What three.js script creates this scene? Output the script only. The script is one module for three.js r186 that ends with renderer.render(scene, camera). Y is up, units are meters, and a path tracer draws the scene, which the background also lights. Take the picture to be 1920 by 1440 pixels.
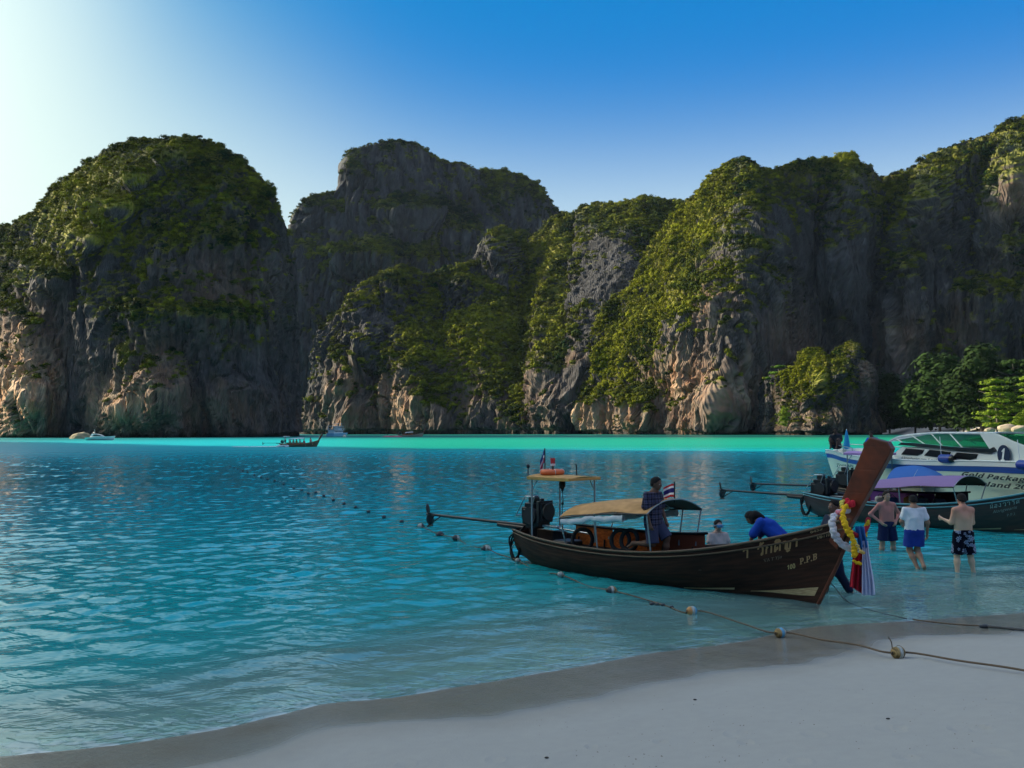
import * as THREE from 'three';
import { mergeGeometries, mergeVertices, toCreasedNormals } from 'three/addons/utils/BufferGeometryUtils.js';
import { RoundedBoxGeometry } from 'three/addons/geometries/RoundedBoxGeometry.js';
import { ImprovedNoise } from 'three/addons/math/ImprovedNoise.js';

// ---------------------------------------------------------------- camera, sky, sun, exposure
const scene = new THREE.Scene();
const EYE = new THREE.Vector3(0, 3.1, 0), FPX = 720 / Math.tan(THREE.MathUtils.degToRad(21.75));
const camera = new THREE.PerspectiveCamera(43.5, 4 / 3, 0.1, 6000);
camera.position.copy(EYE);
camera.rotation.order = 'YXZ';
camera.rotation.set(Math.atan(86 / FPX), 0, THREE.MathUtils.degToRad(-0.2));
camera.updateMatrixWorld();
const renderer = new THREE.WebGLRenderer({ antialias: true });
renderer.toneMapping = THREE.LinearToneMapping;
renderer.toneMappingExposure = 1.8;
renderer.shadowMap.enabled = true;
scene.fog = new THREE.FogExp2(new THREE.Color().setRGB(0.6, 0.76, 1.0), 0.00002);            // thin evening haze over the bay

const SUN_AZ = THREE.MathUtils.degToRad(-68), SUN_EL = THREE.MathUtils.degToRad(24);
const SUN = new THREE.Vector3(Math.sin(SUN_AZ) * Math.cos(SUN_EL), Math.sin(SUN_EL), -Math.cos(SUN_AZ) * Math.cos(SUN_EL));
const sunLight = new THREE.DirectionalLight(new THREE.Color(1, 0.87, 0.66), 5);
sunLight.position.copy(SUN).multiplyScalar(900);
sunLight.castShadow = true;
Object.assign(sunLight.shadow.camera, { left: -700, right: 700, top: 700, bottom: -700, near: 1, far: 3000 });
sunLight.shadow.mapSize.set(4096, 4096);
scene.add(sunLight, sunLight.target);

{ // one clear evening sky: deep blue above the cliffs, brightened overhead and behind to lift the shade, pale at the horizon, a broad hazy glow round the sun
  const W = 1024, H = 512, data = new Float32Array(W * H * 4);
  const sm = (a, b, x) => { const t = Math.min(1, Math.max(0, (x - a) / (b - a))); return t * t * (3 - 2 * t); };
  for (let j = 0; j < H; j++) {
    const el = ((j + 0.5) / H - 0.5) * Math.PI, e = Math.max(0, el * 180 / Math.PI);
    for (let i = 0; i < W; i++) {
      const az = ((i + 0.5) / W - 0.5) * 2 * Math.PI;
      const x = Math.cos(el) * Math.cos(az), y = Math.sin(Math.max(0, el)), z = Math.cos(el) * Math.sin(az);
      const th = Math.acos(Math.min(1, Math.max(-1, x * SUN.x + y * SUN.y + z * SUN.z))) * 180 / Math.PI;
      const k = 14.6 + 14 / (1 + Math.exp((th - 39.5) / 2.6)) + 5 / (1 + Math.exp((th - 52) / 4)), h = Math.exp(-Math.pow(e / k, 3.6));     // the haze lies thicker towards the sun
      const q = sm(92, 143, th) * (0.5 + 0.5 * Math.exp(-Math.pow(e / 45, 2))), core = Math.exp(-Math.pow(th / 18, 2)), wide = Math.exp(-Math.pow(th / 44, 2)), up = sm(26, 60, e);  // q, core, up: brightness added outside the view to lift the shade light
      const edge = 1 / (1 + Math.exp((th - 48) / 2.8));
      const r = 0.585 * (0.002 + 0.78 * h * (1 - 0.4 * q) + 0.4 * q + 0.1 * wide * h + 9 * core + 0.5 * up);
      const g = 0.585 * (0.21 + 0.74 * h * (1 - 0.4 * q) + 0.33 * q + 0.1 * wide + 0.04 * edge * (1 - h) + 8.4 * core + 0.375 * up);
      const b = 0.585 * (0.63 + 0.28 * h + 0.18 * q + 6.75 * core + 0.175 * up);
      const o = (j * W + i) * 4;
      data[o] = r; data[o + 1] = g; data[o + 2] = b; data[o + 3] = 1;
    }
  }
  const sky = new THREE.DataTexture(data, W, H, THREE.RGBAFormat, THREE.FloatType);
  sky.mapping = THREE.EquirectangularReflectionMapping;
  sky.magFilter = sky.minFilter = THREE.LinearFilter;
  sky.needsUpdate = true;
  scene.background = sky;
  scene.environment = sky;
}

// ---------------------------------------------------------------- helpers
const V = (x, y, z) => new THREE.Vector3(x, y, z);
const noise = new ImprovedNoise();
const nz = (x, y, z) => noise.noise(x, y, z);
const fbm = (x, y, z, o = 4) => { let s = 0, a = 0.5; for (let k = 0; k < o; k++) { s += a * nz(x, y, z); x *= 2.03; y *= 2.03; z *= 2.03; a *= 0.5; } return s; };
const ridge = (x, y, z, o = 3) => { let s = 0, a = 0.5; for (let k = 0; k < o; k++) { s += a * (1 - 2.2 * Math.abs(nz(x, y, z))); x *= 2.1; y *= 2.1; z *= 2.1; a *= 0.5; } return s; };
const rng = (seed) => () => { seed |= 0; seed = seed + 0x6D2B79F5 | 0; let t = Math.imul(seed ^ seed >>> 15, 1 | seed); t = t + Math.imul(t ^ t >>> 7, 61 | t) ^ t; return ((t ^ t >>> 14) >>> 0) / 4294967296; };
const clamp = (x, a = 0, b = 1) => Math.min(b, Math.max(a, x));
const lerp = (a, b, t) => a + (b - a) * t;
const smooth = (a, b, x) => { const t = clamp((x - a) / (b - a)); return t * t * (3 - 2 * t); };
const ray = (px, py) => V((px - 960) / FPX, -(py - 720) / FPX, -1).applyQuaternion(camera.quaternion);
const at = (px, py, d) => { const r = ray(px, py); return EYE.clone().addScaledVector(r, d / -r.z); };          // surveyed point at a depth
const onY = (px, py, y = 0) => { const r = ray(px, py); return EYE.clone().addScaledVector(r, (y - EYE.y) / r.y); };   // surveyed point on a level
const lin = (r, g, b) => new THREE.Color().setRGB(r, g, b);
const used = {};
function numbered(name) { const n = used[name] = (used[name] ?? -1) + 1; return n ? name + '_' + String(n).padStart(3, '0') : name; }
function tag(o, label, category, group, kind) {
  if (label) o.userData.label = label;
  if (category) o.userData.category = category;
  if (group) o.userData.group = group;
  if (kind) o.userData.kind = kind;
  return o;
}
function thing(name, label, category, pos = [0, 0, 0], turn = 0, group) {
  const o = new THREE.Group(); o.name = numbered(name); scene.add(o);
  o.position.set(...pos); o.rotation.y = turn;
  return tag(o, label, category, group);
}
function mesh(name, geometry, material, parent = scene) {
  const list = Array.isArray(geometry) ? geometry : [geometry];
  const g = list.length > 1 ? merge(list) : list[0];
  const m = new THREE.Mesh(g, material); m.name = parent === scene ? numbered(name) : name;
  m.castShadow = m.receiveShadow = true; parent.add(m);
  return m;
}
function merge(list) {
  const a = list.map((g) => { g = g.index ? g.toNonIndexed() : g; for (const k of Object.keys(g.attributes)) if (!['position', 'normal', 'uv'].includes(k)) g.deleteAttribute(k); if (!g.attributes.uv) g.setAttribute('uv', new THREE.BufferAttribute(new Float32Array(g.attributes.position.count * 2), 2)); return g; });
  return mergeGeometries(a);
}
const std = (color, roughness = 0.8, more = {}) => new THREE.MeshStandardMaterial({ color: Array.isArray(color) ? lin(...color) : color, roughness, ...more });
const phys = (color, roughness = 0.8, more = {}) => new THREE.MeshPhysicalMaterial({ color: Array.isArray(color) ? lin(...color) : color, roughness, ...more });
const box = (w, h, d, x = 0, y = 0, z = 0, r = 0.01) => new RoundedBoxGeometry(w, h, d, 1, Math.min(r, w / 2.2, h / 2.2, d / 2.2)).translate(x, y, z);
function bar(a, b, r = 0.02, r2 = r, seg = 8) {                                  // a straight round bar between two points
  const d = b.clone().sub(a), g = new THREE.CylinderGeometry(r2, r, d.length(), seg);
  return g.translate(0, d.length() / 2, 0).applyQuaternion(new THREE.Quaternion().setFromUnitVectors(V(0, 1, 0), d.normalize())).translate(a.x, a.y, a.z);
}
const tube = (pts, r = 0.02, n = 24, seg = 7, closed = false) => new THREE.TubeGeometry(new THREE.CatmullRomCurve3(pts, closed, 'centripetal'), n, r, seg, closed);
function sheet(nu, nv, f, twoSided = false) {                                       // a grid surface f(u, v) -> Vector3
  const pos = [], uv = [], idx = [];
  for (let j = 0; j <= nv; j++) for (let i = 0; i <= nu; i++) { const p = f(i / nu, j / nv); pos.push(p.x, p.y, p.z); uv.push(i / nu, j / nv); }
  for (let j = 0; j < nv; j++) for (let i = 0; i < nu; i++) { const a = j * (nu + 1) + i, b = a + 1, c = a + nu + 1, d = c + 1; idx.push(a, b, d, a, d, c); }
  const g = new THREE.BufferGeometry();
  g.setAttribute('position', new THREE.Float32BufferAttribute(pos, 3)); g.setAttribute('uv', new THREE.Float32BufferAttribute(uv, 2)); g.setIndex(idx);
  g.computeVertexNormals();
  return g;
}
function dataTex(w, h, f, { srgb = false, repeat = true } = {}) {
  const d = new Uint8Array(w * h * 4);
  for (let j = 0; j < h; j++) for (let i = 0; i < w; i++) { const c = f(i / w, j / h), o = (j * w + i) * 4; for (let k = 0; k < 3; k++) d[o + k] = clamp(Array.isArray(c) ? c[k] : c) * 255; d[o + 3] = 255; }
  const t = new THREE.DataTexture(d, w, h); t.magFilter = t.minFilter = THREE.LinearFilter;
  t.wrapS = t.wrapT = repeat ? THREE.RepeatWrapping : THREE.ClampToEdgeWrapping;
  if (srgb) t.colorSpace = THREE.SRGBColorSpace;
  t.needsUpdate = true; return t;
}
// noise that tiles over the unit square
const tile = (u, v, f, seed = 0) => { const a = u * 2 * Math.PI, b = v * 2 * Math.PI, r = f / (2 * Math.PI); return nz(Math.cos(a) * r + seed, Math.sin(a) * r + Math.cos(b) * r * 1.01 + 7.3, Math.sin(b) * r + seed * 1.7); };
function crom(P, t) {                                                              // Catmull-Rom over rows of numbers, t in 0..n-1
  const n = P.length, i = clamp(Math.floor(t), 0, n - 2), f = t - i, a = P[Math.max(0, i - 1)], b = P[i], c = P[i + 1], d = P[Math.min(n - 1, i + 2)];
  return b.map((_, k) => 0.5 * (2 * b[k] + (c[k] - a[k]) * f + (2 * a[k] - 5 * b[k] + 4 * c[k] - d[k]) * f * f + (3 * b[k] - a[k] - 3 * c[k] + d[k]) * f * f * f));
}

// ---------------------------------------------------------------- limestone cliffs and what grows on them
const rockBump = dataTex(512, 512, (u, v) => 0.35 + 0.5 * (0.5 - Math.abs(tile(u, v, 9, 9))) + 0.45 * (0.5 - Math.abs(tile(u, v, 21, 3))) + 0.4 * tile(u, v, 44, 5));
const rockMat = std([1, 1, 1], 0.92, { vertexColors: true, bumpMap: rockBump, bumpScale: 2.8, name: 'limestone' });
const leafMat = phys([1, 1, 1], 0.9, { side: THREE.DoubleSide, specularIntensity: 0.15, name: 'foliage' });

function leafClump(seed, n, size, flat = 0.75, shell = 0.55) {                     // a clump of many small leaf sprays through a lumpy volume
  const R = rng(seed), pos = [], nor = [], idx = [], q = new THREE.Quaternion(), lobes = [];
  for (let k = 0; k < 5; k++) lobes.push([V(R() - 0.5, (R() - 0.3) * flat, R() - 0.5).multiplyScalar(1.0), 0.42 + 0.3 * R()]);
  for (let k = 0; k < n; k++) {
    const [c, r] = lobes[k % lobes.length], th = R() * 6.283, cy = R() * 1.7 - 0.7, s = Math.sqrt(Math.max(0, 1 - cy * cy));
    const dir = V(Math.cos(th) * s, cy, Math.sin(th) * s), rad = r * (shell + (1 - shell) * R());
    const p = c.clone().add(V(dir.x * rad, dir.y * rad * flat, dir.z * rad));
    q.setFromUnitVectors(V(0, 0, 1), dir.clone().add(V(R() - 0.5, R() * 0.9, R() - 0.5).multiplyScalar(0.9)).normalize());
    const w = size * (0.6 + 0.8 * R()), h = w * (0.5 + 0.4 * R()), b = pos.length / 3, up = V(0, 0, 1).applyQuaternion(q);
    const bend = (R() - 0.3) * 0.4 * w;
    for (const [x, y, zz] of [[-w, 0, -bend], [0, -h, 0], [w, 0, -bend], [0, h, 0]]) { const a = V(x, y, zz).applyQuaternion(q).add(p); pos.push(a.x, a.y, a.z); const nn = up.clone().lerp(dir, 0.6).normalize(); nor.push(nn.x, nn.y, nn.z); }
    idx.push(b, b + 1, b + 3, b + 1, b + 2, b + 3);
  }
  const g = new THREE.BufferGeometry();
  g.setAttribute('position', new THREE.Float32BufferAttribute(pos, 3)); g.setAttribute('normal', new THREE.Float32BufferAttribute(nor, 3)); g.setIndex(idx);
  return g;
}
const clumpGeo = leafClump(11, 150, 0.14);

function cliff({ name = 'cliff', label, ribs, bumps = [], stains = [], greens = [], nu, nv, sc = 1, seed = 0, prof = 1.6, amp = 1, world = false, clumps = 0, clumpSize = 3, notch = 4, depthBack = 60, tint = [1, 1, 1], warm = 0.5, far = 1 }) {
  sc *= far; clumpSize *= far; depthBack *= far;
  // columns evenly along the outline
  const L = [0]; for (let k = 1; k < ribs.length; k++) { const a = ribs[k - 1], b = ribs[k]; L.push(L[k - 1] + (world ? Math.hypot(a[0] - b[0], a[1] - b[1]) : Math.hypot(a[1] - b[1], (a[2] - b[2]) * 0.7) + Math.abs(a[0] - b[0]) * 0.6 + Math.abs(a[3] - b[3]) * 0.6)); }
  const tOf = (s) => { const x = s * L[L.length - 1]; let k = 1; while (k < L.length - 1 && L[k] < x) k++; return k - 1 + (x - L[k - 1]) / (L[k] - L[k - 1]); };
  const back = [[8, 0.992], [25, 0.96], [depthBack, 0.75], [depthBack * 1.3, -0.03]], rows = nv + back.length;
  const P = new Float32Array((nu + 1) * (rows + 1) * 3), PX = new Float32Array((nu + 1) * (rows + 1) * 3), YB = new Float32Array((nu + 1) * (rows + 1));
  for (let i = 0; i <= nu; i++) {
    const c = crom(ribs, tOf(i / nu));
    let top = null;
    for (let j = 0; j <= rows; j++) {
      const o = (j * (nu + 1) + i) * 3, v = Math.min(1, j / nv);
      let p, px = 0, py = 0, veg = 0.5, yb = 0;
      if (world) {
        const w = Math.pow(v, prof);
        p = V(lerp(c[0], c[2], w), -2 + (c[4] + 2) * v, lerp(c[1], c[3], w)); veg = 0.3 + 0.4 * v;
      } else {
        const vv = Math.pow(v, 0.92);
        const y0 = 824; px = lerp(c[0], c[1], v); py = lerp(y0, c[2], vv);
        let d = far * lerp(c[3], c[4], Math.pow(v, c[5] || prof));
        for (const b of bumps) { const x = (px - b[0]) / b[2], y = (py - b[1]) / b[3], w = x * x + y * y; if (w < 9) d -= far * b[4] * Math.exp(-w); }
        d += notch * sc * (1 - smooth(0.0, 0.022, v)) ;
        p = at(px, py, d); veg = lerp(c[7] ?? 0.25, c[6] ?? 0.6, v);
        for (const b of greens) { const x = (px - b[0]) / b[2], y = (py - b[1]) / b[3], w = x * x + y * y; if (w < 6) { veg += b[4] * Math.exp(-w); yb += (b[5] || 0) * Math.exp(-w); } }  // yb yellows dry grass and paints sunlit slopes brighter into the colour
      }
      if (j === nv) top = p.clone();
      if (j > nv) { const [bk, hh] = back[j - nv - 1]; const dir = world ? V(c[2] - c[0], 0, c[3] - c[1]).normalize() : V(top.x, 0, top.z).normalize(); p = top.clone().addScaledVector(dir, bk); p.y = top.y * hh; veg = 0.8; }
      P[o] = p.x; P[o + 1] = p.y; P[o + 2] = p.z; PX[o] = px; PX[o + 1] = py; PX[o + 2] = veg; YB[o / 3] = yb;
    }
  }
  const ACC = new Float32Array(nu + 1); { const j = nv >> 1; for (let i = 1; i <= nu; i++) { const a = (j * (nu + 1) + i) * 3; ACC[i] = ACC[i - 1] + Math.hypot(P[a] - P[a - 3], P[a + 2] - P[a - 1]); } }
  const idx = [];
  for (let j = 0; j < rows; j++) for (let i = 0; i < nu; i++) { const a = j * (nu + 1) + i, b = a + 1, c = a + nu + 1, d = c + 1; idx.push(a, b, d, a, d, c); }
  const g = new THREE.BufferGeometry();
  g.setAttribute('position', new THREE.BufferAttribute(P, 3)); g.setIndex(idx); g.computeVertexNormals();
  const n0 = g.attributes.normal.array.slice(), D = new Float32Array((nu + 1) * (rows + 1)), UV = new Float32Array((nu + 1) * (rows + 1) * 2);
  const s = 1 / sc;
  for (let k = 0; k < D.length; k++) {
    const x = P[k * 3] * s + seed, y = P[k * 3 + 1] * s, z = P[k * 3 + 2] * s, steep = 1 - smooth(0.25, 0.8, n0[k * 3 + 1]);
    const edge = Math.floor(k / (nu + 1)) > nv ? 0 : 1;
    const wx = x + 6 * nz(x * 0.03, y * 0.03, z * 0.03 + 9), wz = z + 6 * nz(x * 0.03 + 5, y * 0.03, z * 0.03);
    let d = 7.5 * fbm(wx / 34, y / 62, wz / 34, 3) + steep * (5.2 * ridge(wx / 17, y / 120, wz / 17, 2) + 3.6 * ridge(wx / 7, y / 70, wz / 7, 2) + 2.1 * ridge(wx / 2.9, y / 30, wz / 2.9, 2)) + 2.2 * fbm(wx / 7, y / 22, wz / 7, 4) + 0.8 * nz(wx / 1.5, y / 4, wz / 1.5);
    const ck = Math.abs(nz(wx / 5.5, y / 70, wz / 5.5 + 20)); d -= steep * 2.2 * (1 - smooth(0.0, 0.09, ck));
    if (!world) d *= 1 - 0.5 * smooth(0.9, 1, Math.floor(k / (nu + 1)) / nv);
    D[k] = d * sc * amp * edge * (y < 2 ? 0.55 : 1);
  }
  for (let k = 0; k < D.length; k++) {
    const ny = n0[k * 3 + 1] * 0.6, h = Math.hypot(n0[k * 3], ny, n0[k * 3 + 2]) || 1;
    P[k * 3] += n0[k * 3] / h * D[k]; P[k * 3 + 1] += ny / h * D[k]; P[k * 3 + 2] += n0[k * 3 + 2] / h * D[k];
  }
  g.computeVertexNormals();
  const N = g.attributes.normal.array, C = new Float32Array(D.length * 3), M = new Float32Array(D.length), R = rng(seed + 5);
  let acc = 0;
  for (let k = 0; k < D.length; k++) {
    const x = P[k * 3] * s + seed, y = P[k * 3 + 1] * s, z = P[k * 3 + 2] * s, ny = N[k * 3 + 1], veg = PX[k * 3 + 2];
    const i = k % (nu + 1); acc = ACC[i];
    UV[k * 2] = acc / (14 * sc); UV[k * 2 + 1] = P[k * 3 + 1] / (95 * sc);
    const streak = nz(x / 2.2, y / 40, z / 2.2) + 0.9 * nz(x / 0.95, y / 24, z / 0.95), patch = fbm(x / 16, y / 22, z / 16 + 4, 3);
    let t = clamp(0.4 + 0.25 * nz(x / 1.1, y / 1.6, z / 1.1) + 0.5 * streak + 0.5 * patch + 0.05 * D[k] / sc / amp);  // hollows darker by relief depth: cavity shade put into the rock colour
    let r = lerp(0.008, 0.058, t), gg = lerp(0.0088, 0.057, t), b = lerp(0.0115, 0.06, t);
    const cr = smooth(0.0, 0.08, Math.abs(nz((x + 6 * nz(x * 0.03, y * 0.03, z * 0.03 + 9)) / 5.5, y / 70, (z + 6 * nz(x * 0.03 + 5, y * 0.03, z * 0.03)) / 5.5 + 20))); r *= 0.4 + 0.6 * cr; gg *= 0.4 + 0.6 * cr; b *= 0.4 + 0.6 * cr;  // cracks darkened in colour too: crease shade painted where the relief is cut
    const pale = smooth(0.45, 0.85, nz(x / 3.1 + 8, y / 40, z / 3.1) + 0.4 * patch) * 0.55;
    r = lerp(r, 0.22, pale); gg = lerp(gg, 0.205, pale); b = lerp(b, 0.185, pale);
    let o = warm * smooth(0.1, 0.55, fbm(x / 12 + 3, y / 26, z / 12, 3) + 0.25 * (1 - smooth(8, 45, y))) * (1 - smooth(30, 70, y));
    if (!world) for (const q of stains) { const X = (PX[k * 3] - q[0]) / q[2], Y = (PX[k * 3 + 1] - q[1]) / q[3], w = X * X + Y * Y; if (w < 6) o = Math.max(o, q[4] * Math.exp(-w) * (0.7 + 0.6 * streak + 0.5 * patch)); }
    o = clamp(o); const hue = clamp(0.5 + nz(x / 5, y / 20, z / 5 + 2) + 0.3 * streak);
    r = lerp(r, lerp(0.46, 0.38, hue), o); gg = lerp(gg, lerp(0.34, 0.18, hue), o); b = lerp(b, lerp(0.22, 0.08, hue), o);
    const footDark = 1 - smooth(0.6, 2.6, P[k * 3 + 1] + nz(x / 4, 0, z / 4)); r *= 1 - 0.65 * footDark; gg *= 1 - 0.65 * footDark; b *= 1 - 0.65 * footDark;  // rock darkens towards the waterline
    let m = smooth(0.42, 0.78, veg + 0.85 * (ny - 0.25) + 0.55 * fbm(x / 20 + 1, y / 16, z / 20, 3) + 0.4 * nz(x / 5, y / 5, z / 5)) * smooth(2.5, 8, P[k * 3 + 1]);
    M[k] = m * (0.3 + 0.7 * smooth(-0.12, 0.3, fbm(x / 13 + 2, y / 13, z / 13 + 8, 3) + 0.2 * (ny > 0.75 ? 1 : 0)));
    const yel = clamp(0.38 + YB[k] + 0.9 * fbm(x / 18, y / 18, z / 18 + 11, 3) + 0.4 * nz(x / 3, y / 3, z / 3));
    r = lerp(r, lerp(0.009, 0.24, yel), m); gg = lerp(gg, lerp(0.026, 0.225, yel), m); b = lerp(b, lerp(0.009, 0.012, yel), m);
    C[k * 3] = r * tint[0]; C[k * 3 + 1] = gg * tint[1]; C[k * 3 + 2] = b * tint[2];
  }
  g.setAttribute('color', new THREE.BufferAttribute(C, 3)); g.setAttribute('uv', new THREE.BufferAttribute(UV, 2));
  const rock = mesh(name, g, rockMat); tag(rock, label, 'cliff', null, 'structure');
  if (clumps) {                                                                     // shrubs and trees where the face is green
    const cand = []; let tot = 0;
    for (let j = 1; j < nv + 2; j++) for (let i = 1; i < nu; i++) { const k = j * (nu + 1) + i; if (M[k] > 0.05) { tot += M[k]; cand.push([k, tot]); } }
    const mat = new THREE.Matrix4(), q = new THREE.Quaternion(), col = new THREE.Color(), list = [];
    for (let c = 0; c < clumps; c++) {
      const x = (c + R()) / clumps * tot; let lo = 0, hi = cand.length - 1; while (lo < hi) { const m = lo + hi >> 1; if (cand[m][1] < x) lo = m + 1; else hi = m; }
      list.push(cand[lo][0]);
    }
    const inst = new THREE.InstancedMesh(clumpGeo, leafMat, list.length); inst.name = numbered('cliff_vegetation');
    list.forEach((k, c) => {
      const x = P[k * 3], y = P[k * 3 + 1], z = P[k * 3 + 2], big = nz(x / (22 * sc), y / (22 * sc), z / (22 * sc) + 3);
      const sz = clumpSize * (0.45 + 1.9 * Math.pow(R(), 5) + 0.5 * Math.max(0, big)) * (0.5 + 0.5 * M[k]);
      q.setFromEuler(new THREE.Euler((R() - 0.5) * 0.7, R() * 6.28, (R() - 0.5) * 0.7));
      mat.compose(V(x + N[k * 3] * sz * 0.15 + (R() - 0.5) * sz * 0.5, y + sz * 0.18 + (R() - 0.5) * sz * 0.4, z + N[k * 3 + 2] * sz * 0.15), q, V(sz, sz * (0.75 + 0.4 * R()), sz)); inst.setMatrixAt(c, mat);
      const yel = clamp(0.36 + YB[k] + 1.1 * fbm(x * s / 18 + seed, y * s / 18, z * s / 18 + 11, 3) + 0.6 * (R() - 0.5)), dk = (0.5 + 0.8 * R()) * (R() < 0.12 ? 0.5 : 1);
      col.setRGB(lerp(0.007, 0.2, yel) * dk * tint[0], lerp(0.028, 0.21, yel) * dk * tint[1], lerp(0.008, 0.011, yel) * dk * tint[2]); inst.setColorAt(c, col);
    });
    inst.castShadow = inst.receiveShadow = true; scene.add(inst);
    tag(inst, label.replace(/^(.*?) (cliff|hill|rock|massif|peak|headland)\b.*$/, 'green shrubs and trees on the $1 $2'), 'vegetation', null, 'stuff');
  }
  return rock;
}

cliff({
  label: 'rounded left hill with steep dark face and orange rock at its foot', nu: 380, nv: 280, sc: 1.7, far: 0.6, seed: 1, prof: 2.2, clumps: 26000, clumpSize: 2.6, depthBack: 150,
  ribs: [[-420, -300, 620, 1040, 1120, 2, .8, .2], [-260, -160, 520, 1000, 1090, 2, .8, .2], [-150, -60, 462, 950, 1060, 2, .8, .2], [-60, 20, 424, 905, 1020, 2, .8, .15], [0, 70, 400, 855, 975, 2, .8, .1], [60, 118, 345, 822, 935, 2, .8, .05], [120, 165, 308, 804, 905, 2, .85, 0], [180, 215, 280, 794, 885, 2.2, .85, 0], [240, 265, 264, 786, 872, 2.2, .85, 0], [300, 330, 257, 780, 865, 2.2, .85, .05], [350, 385, 261, 778, 862, 2.2, .8, .1], [400, 430, 282, 780, 860, 2.2, .75, .1], [440, 470, 312, 788, 860, 2, .6, .1], [480, 502, 352, 800, 858, 2, .5, .1], [512, 518, 410, 820, 860, 2, .4, .1], [532, 528, 480, 845, 870, 1.5, .3, 0], [545, 540, 610, 875, 890, 1, .2, 0], [552, 549, 745, 920, 920, 1, .1, 0]],
  bumps: [[40, 725, 60, 130, 44], [300, 745, 62, 95, 34], [215, 775, 40, 50, 20], [420, 760, 50, 60, 10], [140, 720, 36, 120, -12], [325, 285, 42, 36, 22], [260, 330, 40, 34, 26], [212, 385, 38, 38, 30], [160, 450, 38, 40, 30], [95, 520, 40, 40, 30], [35, 590, 40, 40, 26], [205, 660, 40, 40, 10], [330, 590, 120, 30, 12], [440, 480, 80, 60, -8]],
  stains: [[40, 725, 66, 115, 1.5], [232, 765, 52, 55, 1.3], [295, 735, 50, 90, .7], [380, 775, 90, 40, .5], [420, 560, 90, 90, .25]],
  greens: [[330, 590, 150, 32, .5, -.2], [240, 660, 30, 50, .5, .2], [170, 400, 110, 130, .3, .45], [400, 440, 90, 40, .35], [440, 640, 60, 60, .25], [420, 520, 100, 60, -.35], [180, 560, 110, 60, -.1], [120, 700, 70, 120, -.4], [400, 740, 110, 80, -.4]], warm: 0.25,
});
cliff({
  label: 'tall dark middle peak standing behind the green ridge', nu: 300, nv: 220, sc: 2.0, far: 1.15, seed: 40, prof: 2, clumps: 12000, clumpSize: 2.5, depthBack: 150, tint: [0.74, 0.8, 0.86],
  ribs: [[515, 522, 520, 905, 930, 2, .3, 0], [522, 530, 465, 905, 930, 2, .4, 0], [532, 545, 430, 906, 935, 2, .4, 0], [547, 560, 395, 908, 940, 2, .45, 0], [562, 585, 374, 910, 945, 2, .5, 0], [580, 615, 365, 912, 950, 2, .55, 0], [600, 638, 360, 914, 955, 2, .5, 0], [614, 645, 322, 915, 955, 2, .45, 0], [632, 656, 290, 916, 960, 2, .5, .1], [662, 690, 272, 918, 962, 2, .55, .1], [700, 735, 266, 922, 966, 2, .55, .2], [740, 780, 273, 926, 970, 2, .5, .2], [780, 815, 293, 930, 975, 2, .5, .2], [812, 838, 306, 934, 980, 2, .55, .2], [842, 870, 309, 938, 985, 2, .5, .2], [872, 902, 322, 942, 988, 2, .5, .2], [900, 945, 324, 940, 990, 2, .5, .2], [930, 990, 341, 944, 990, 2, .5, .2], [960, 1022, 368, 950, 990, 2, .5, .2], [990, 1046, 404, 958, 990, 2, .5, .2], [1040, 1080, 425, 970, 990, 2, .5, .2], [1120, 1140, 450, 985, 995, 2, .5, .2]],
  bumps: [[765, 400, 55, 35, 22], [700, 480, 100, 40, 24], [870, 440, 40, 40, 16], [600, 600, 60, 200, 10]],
  greens: [[800, 330, 140, 50, -.25], [765, 385, 55, 14, .55], [860, 415, 40, 20, .3], [740, 480, 110, 25, .5], [640, 590, 60, 30, .3], [940, 350, 60, 40, .15], [650, 420, 90, 80, -.15]], warm: 0.0,
});
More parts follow.
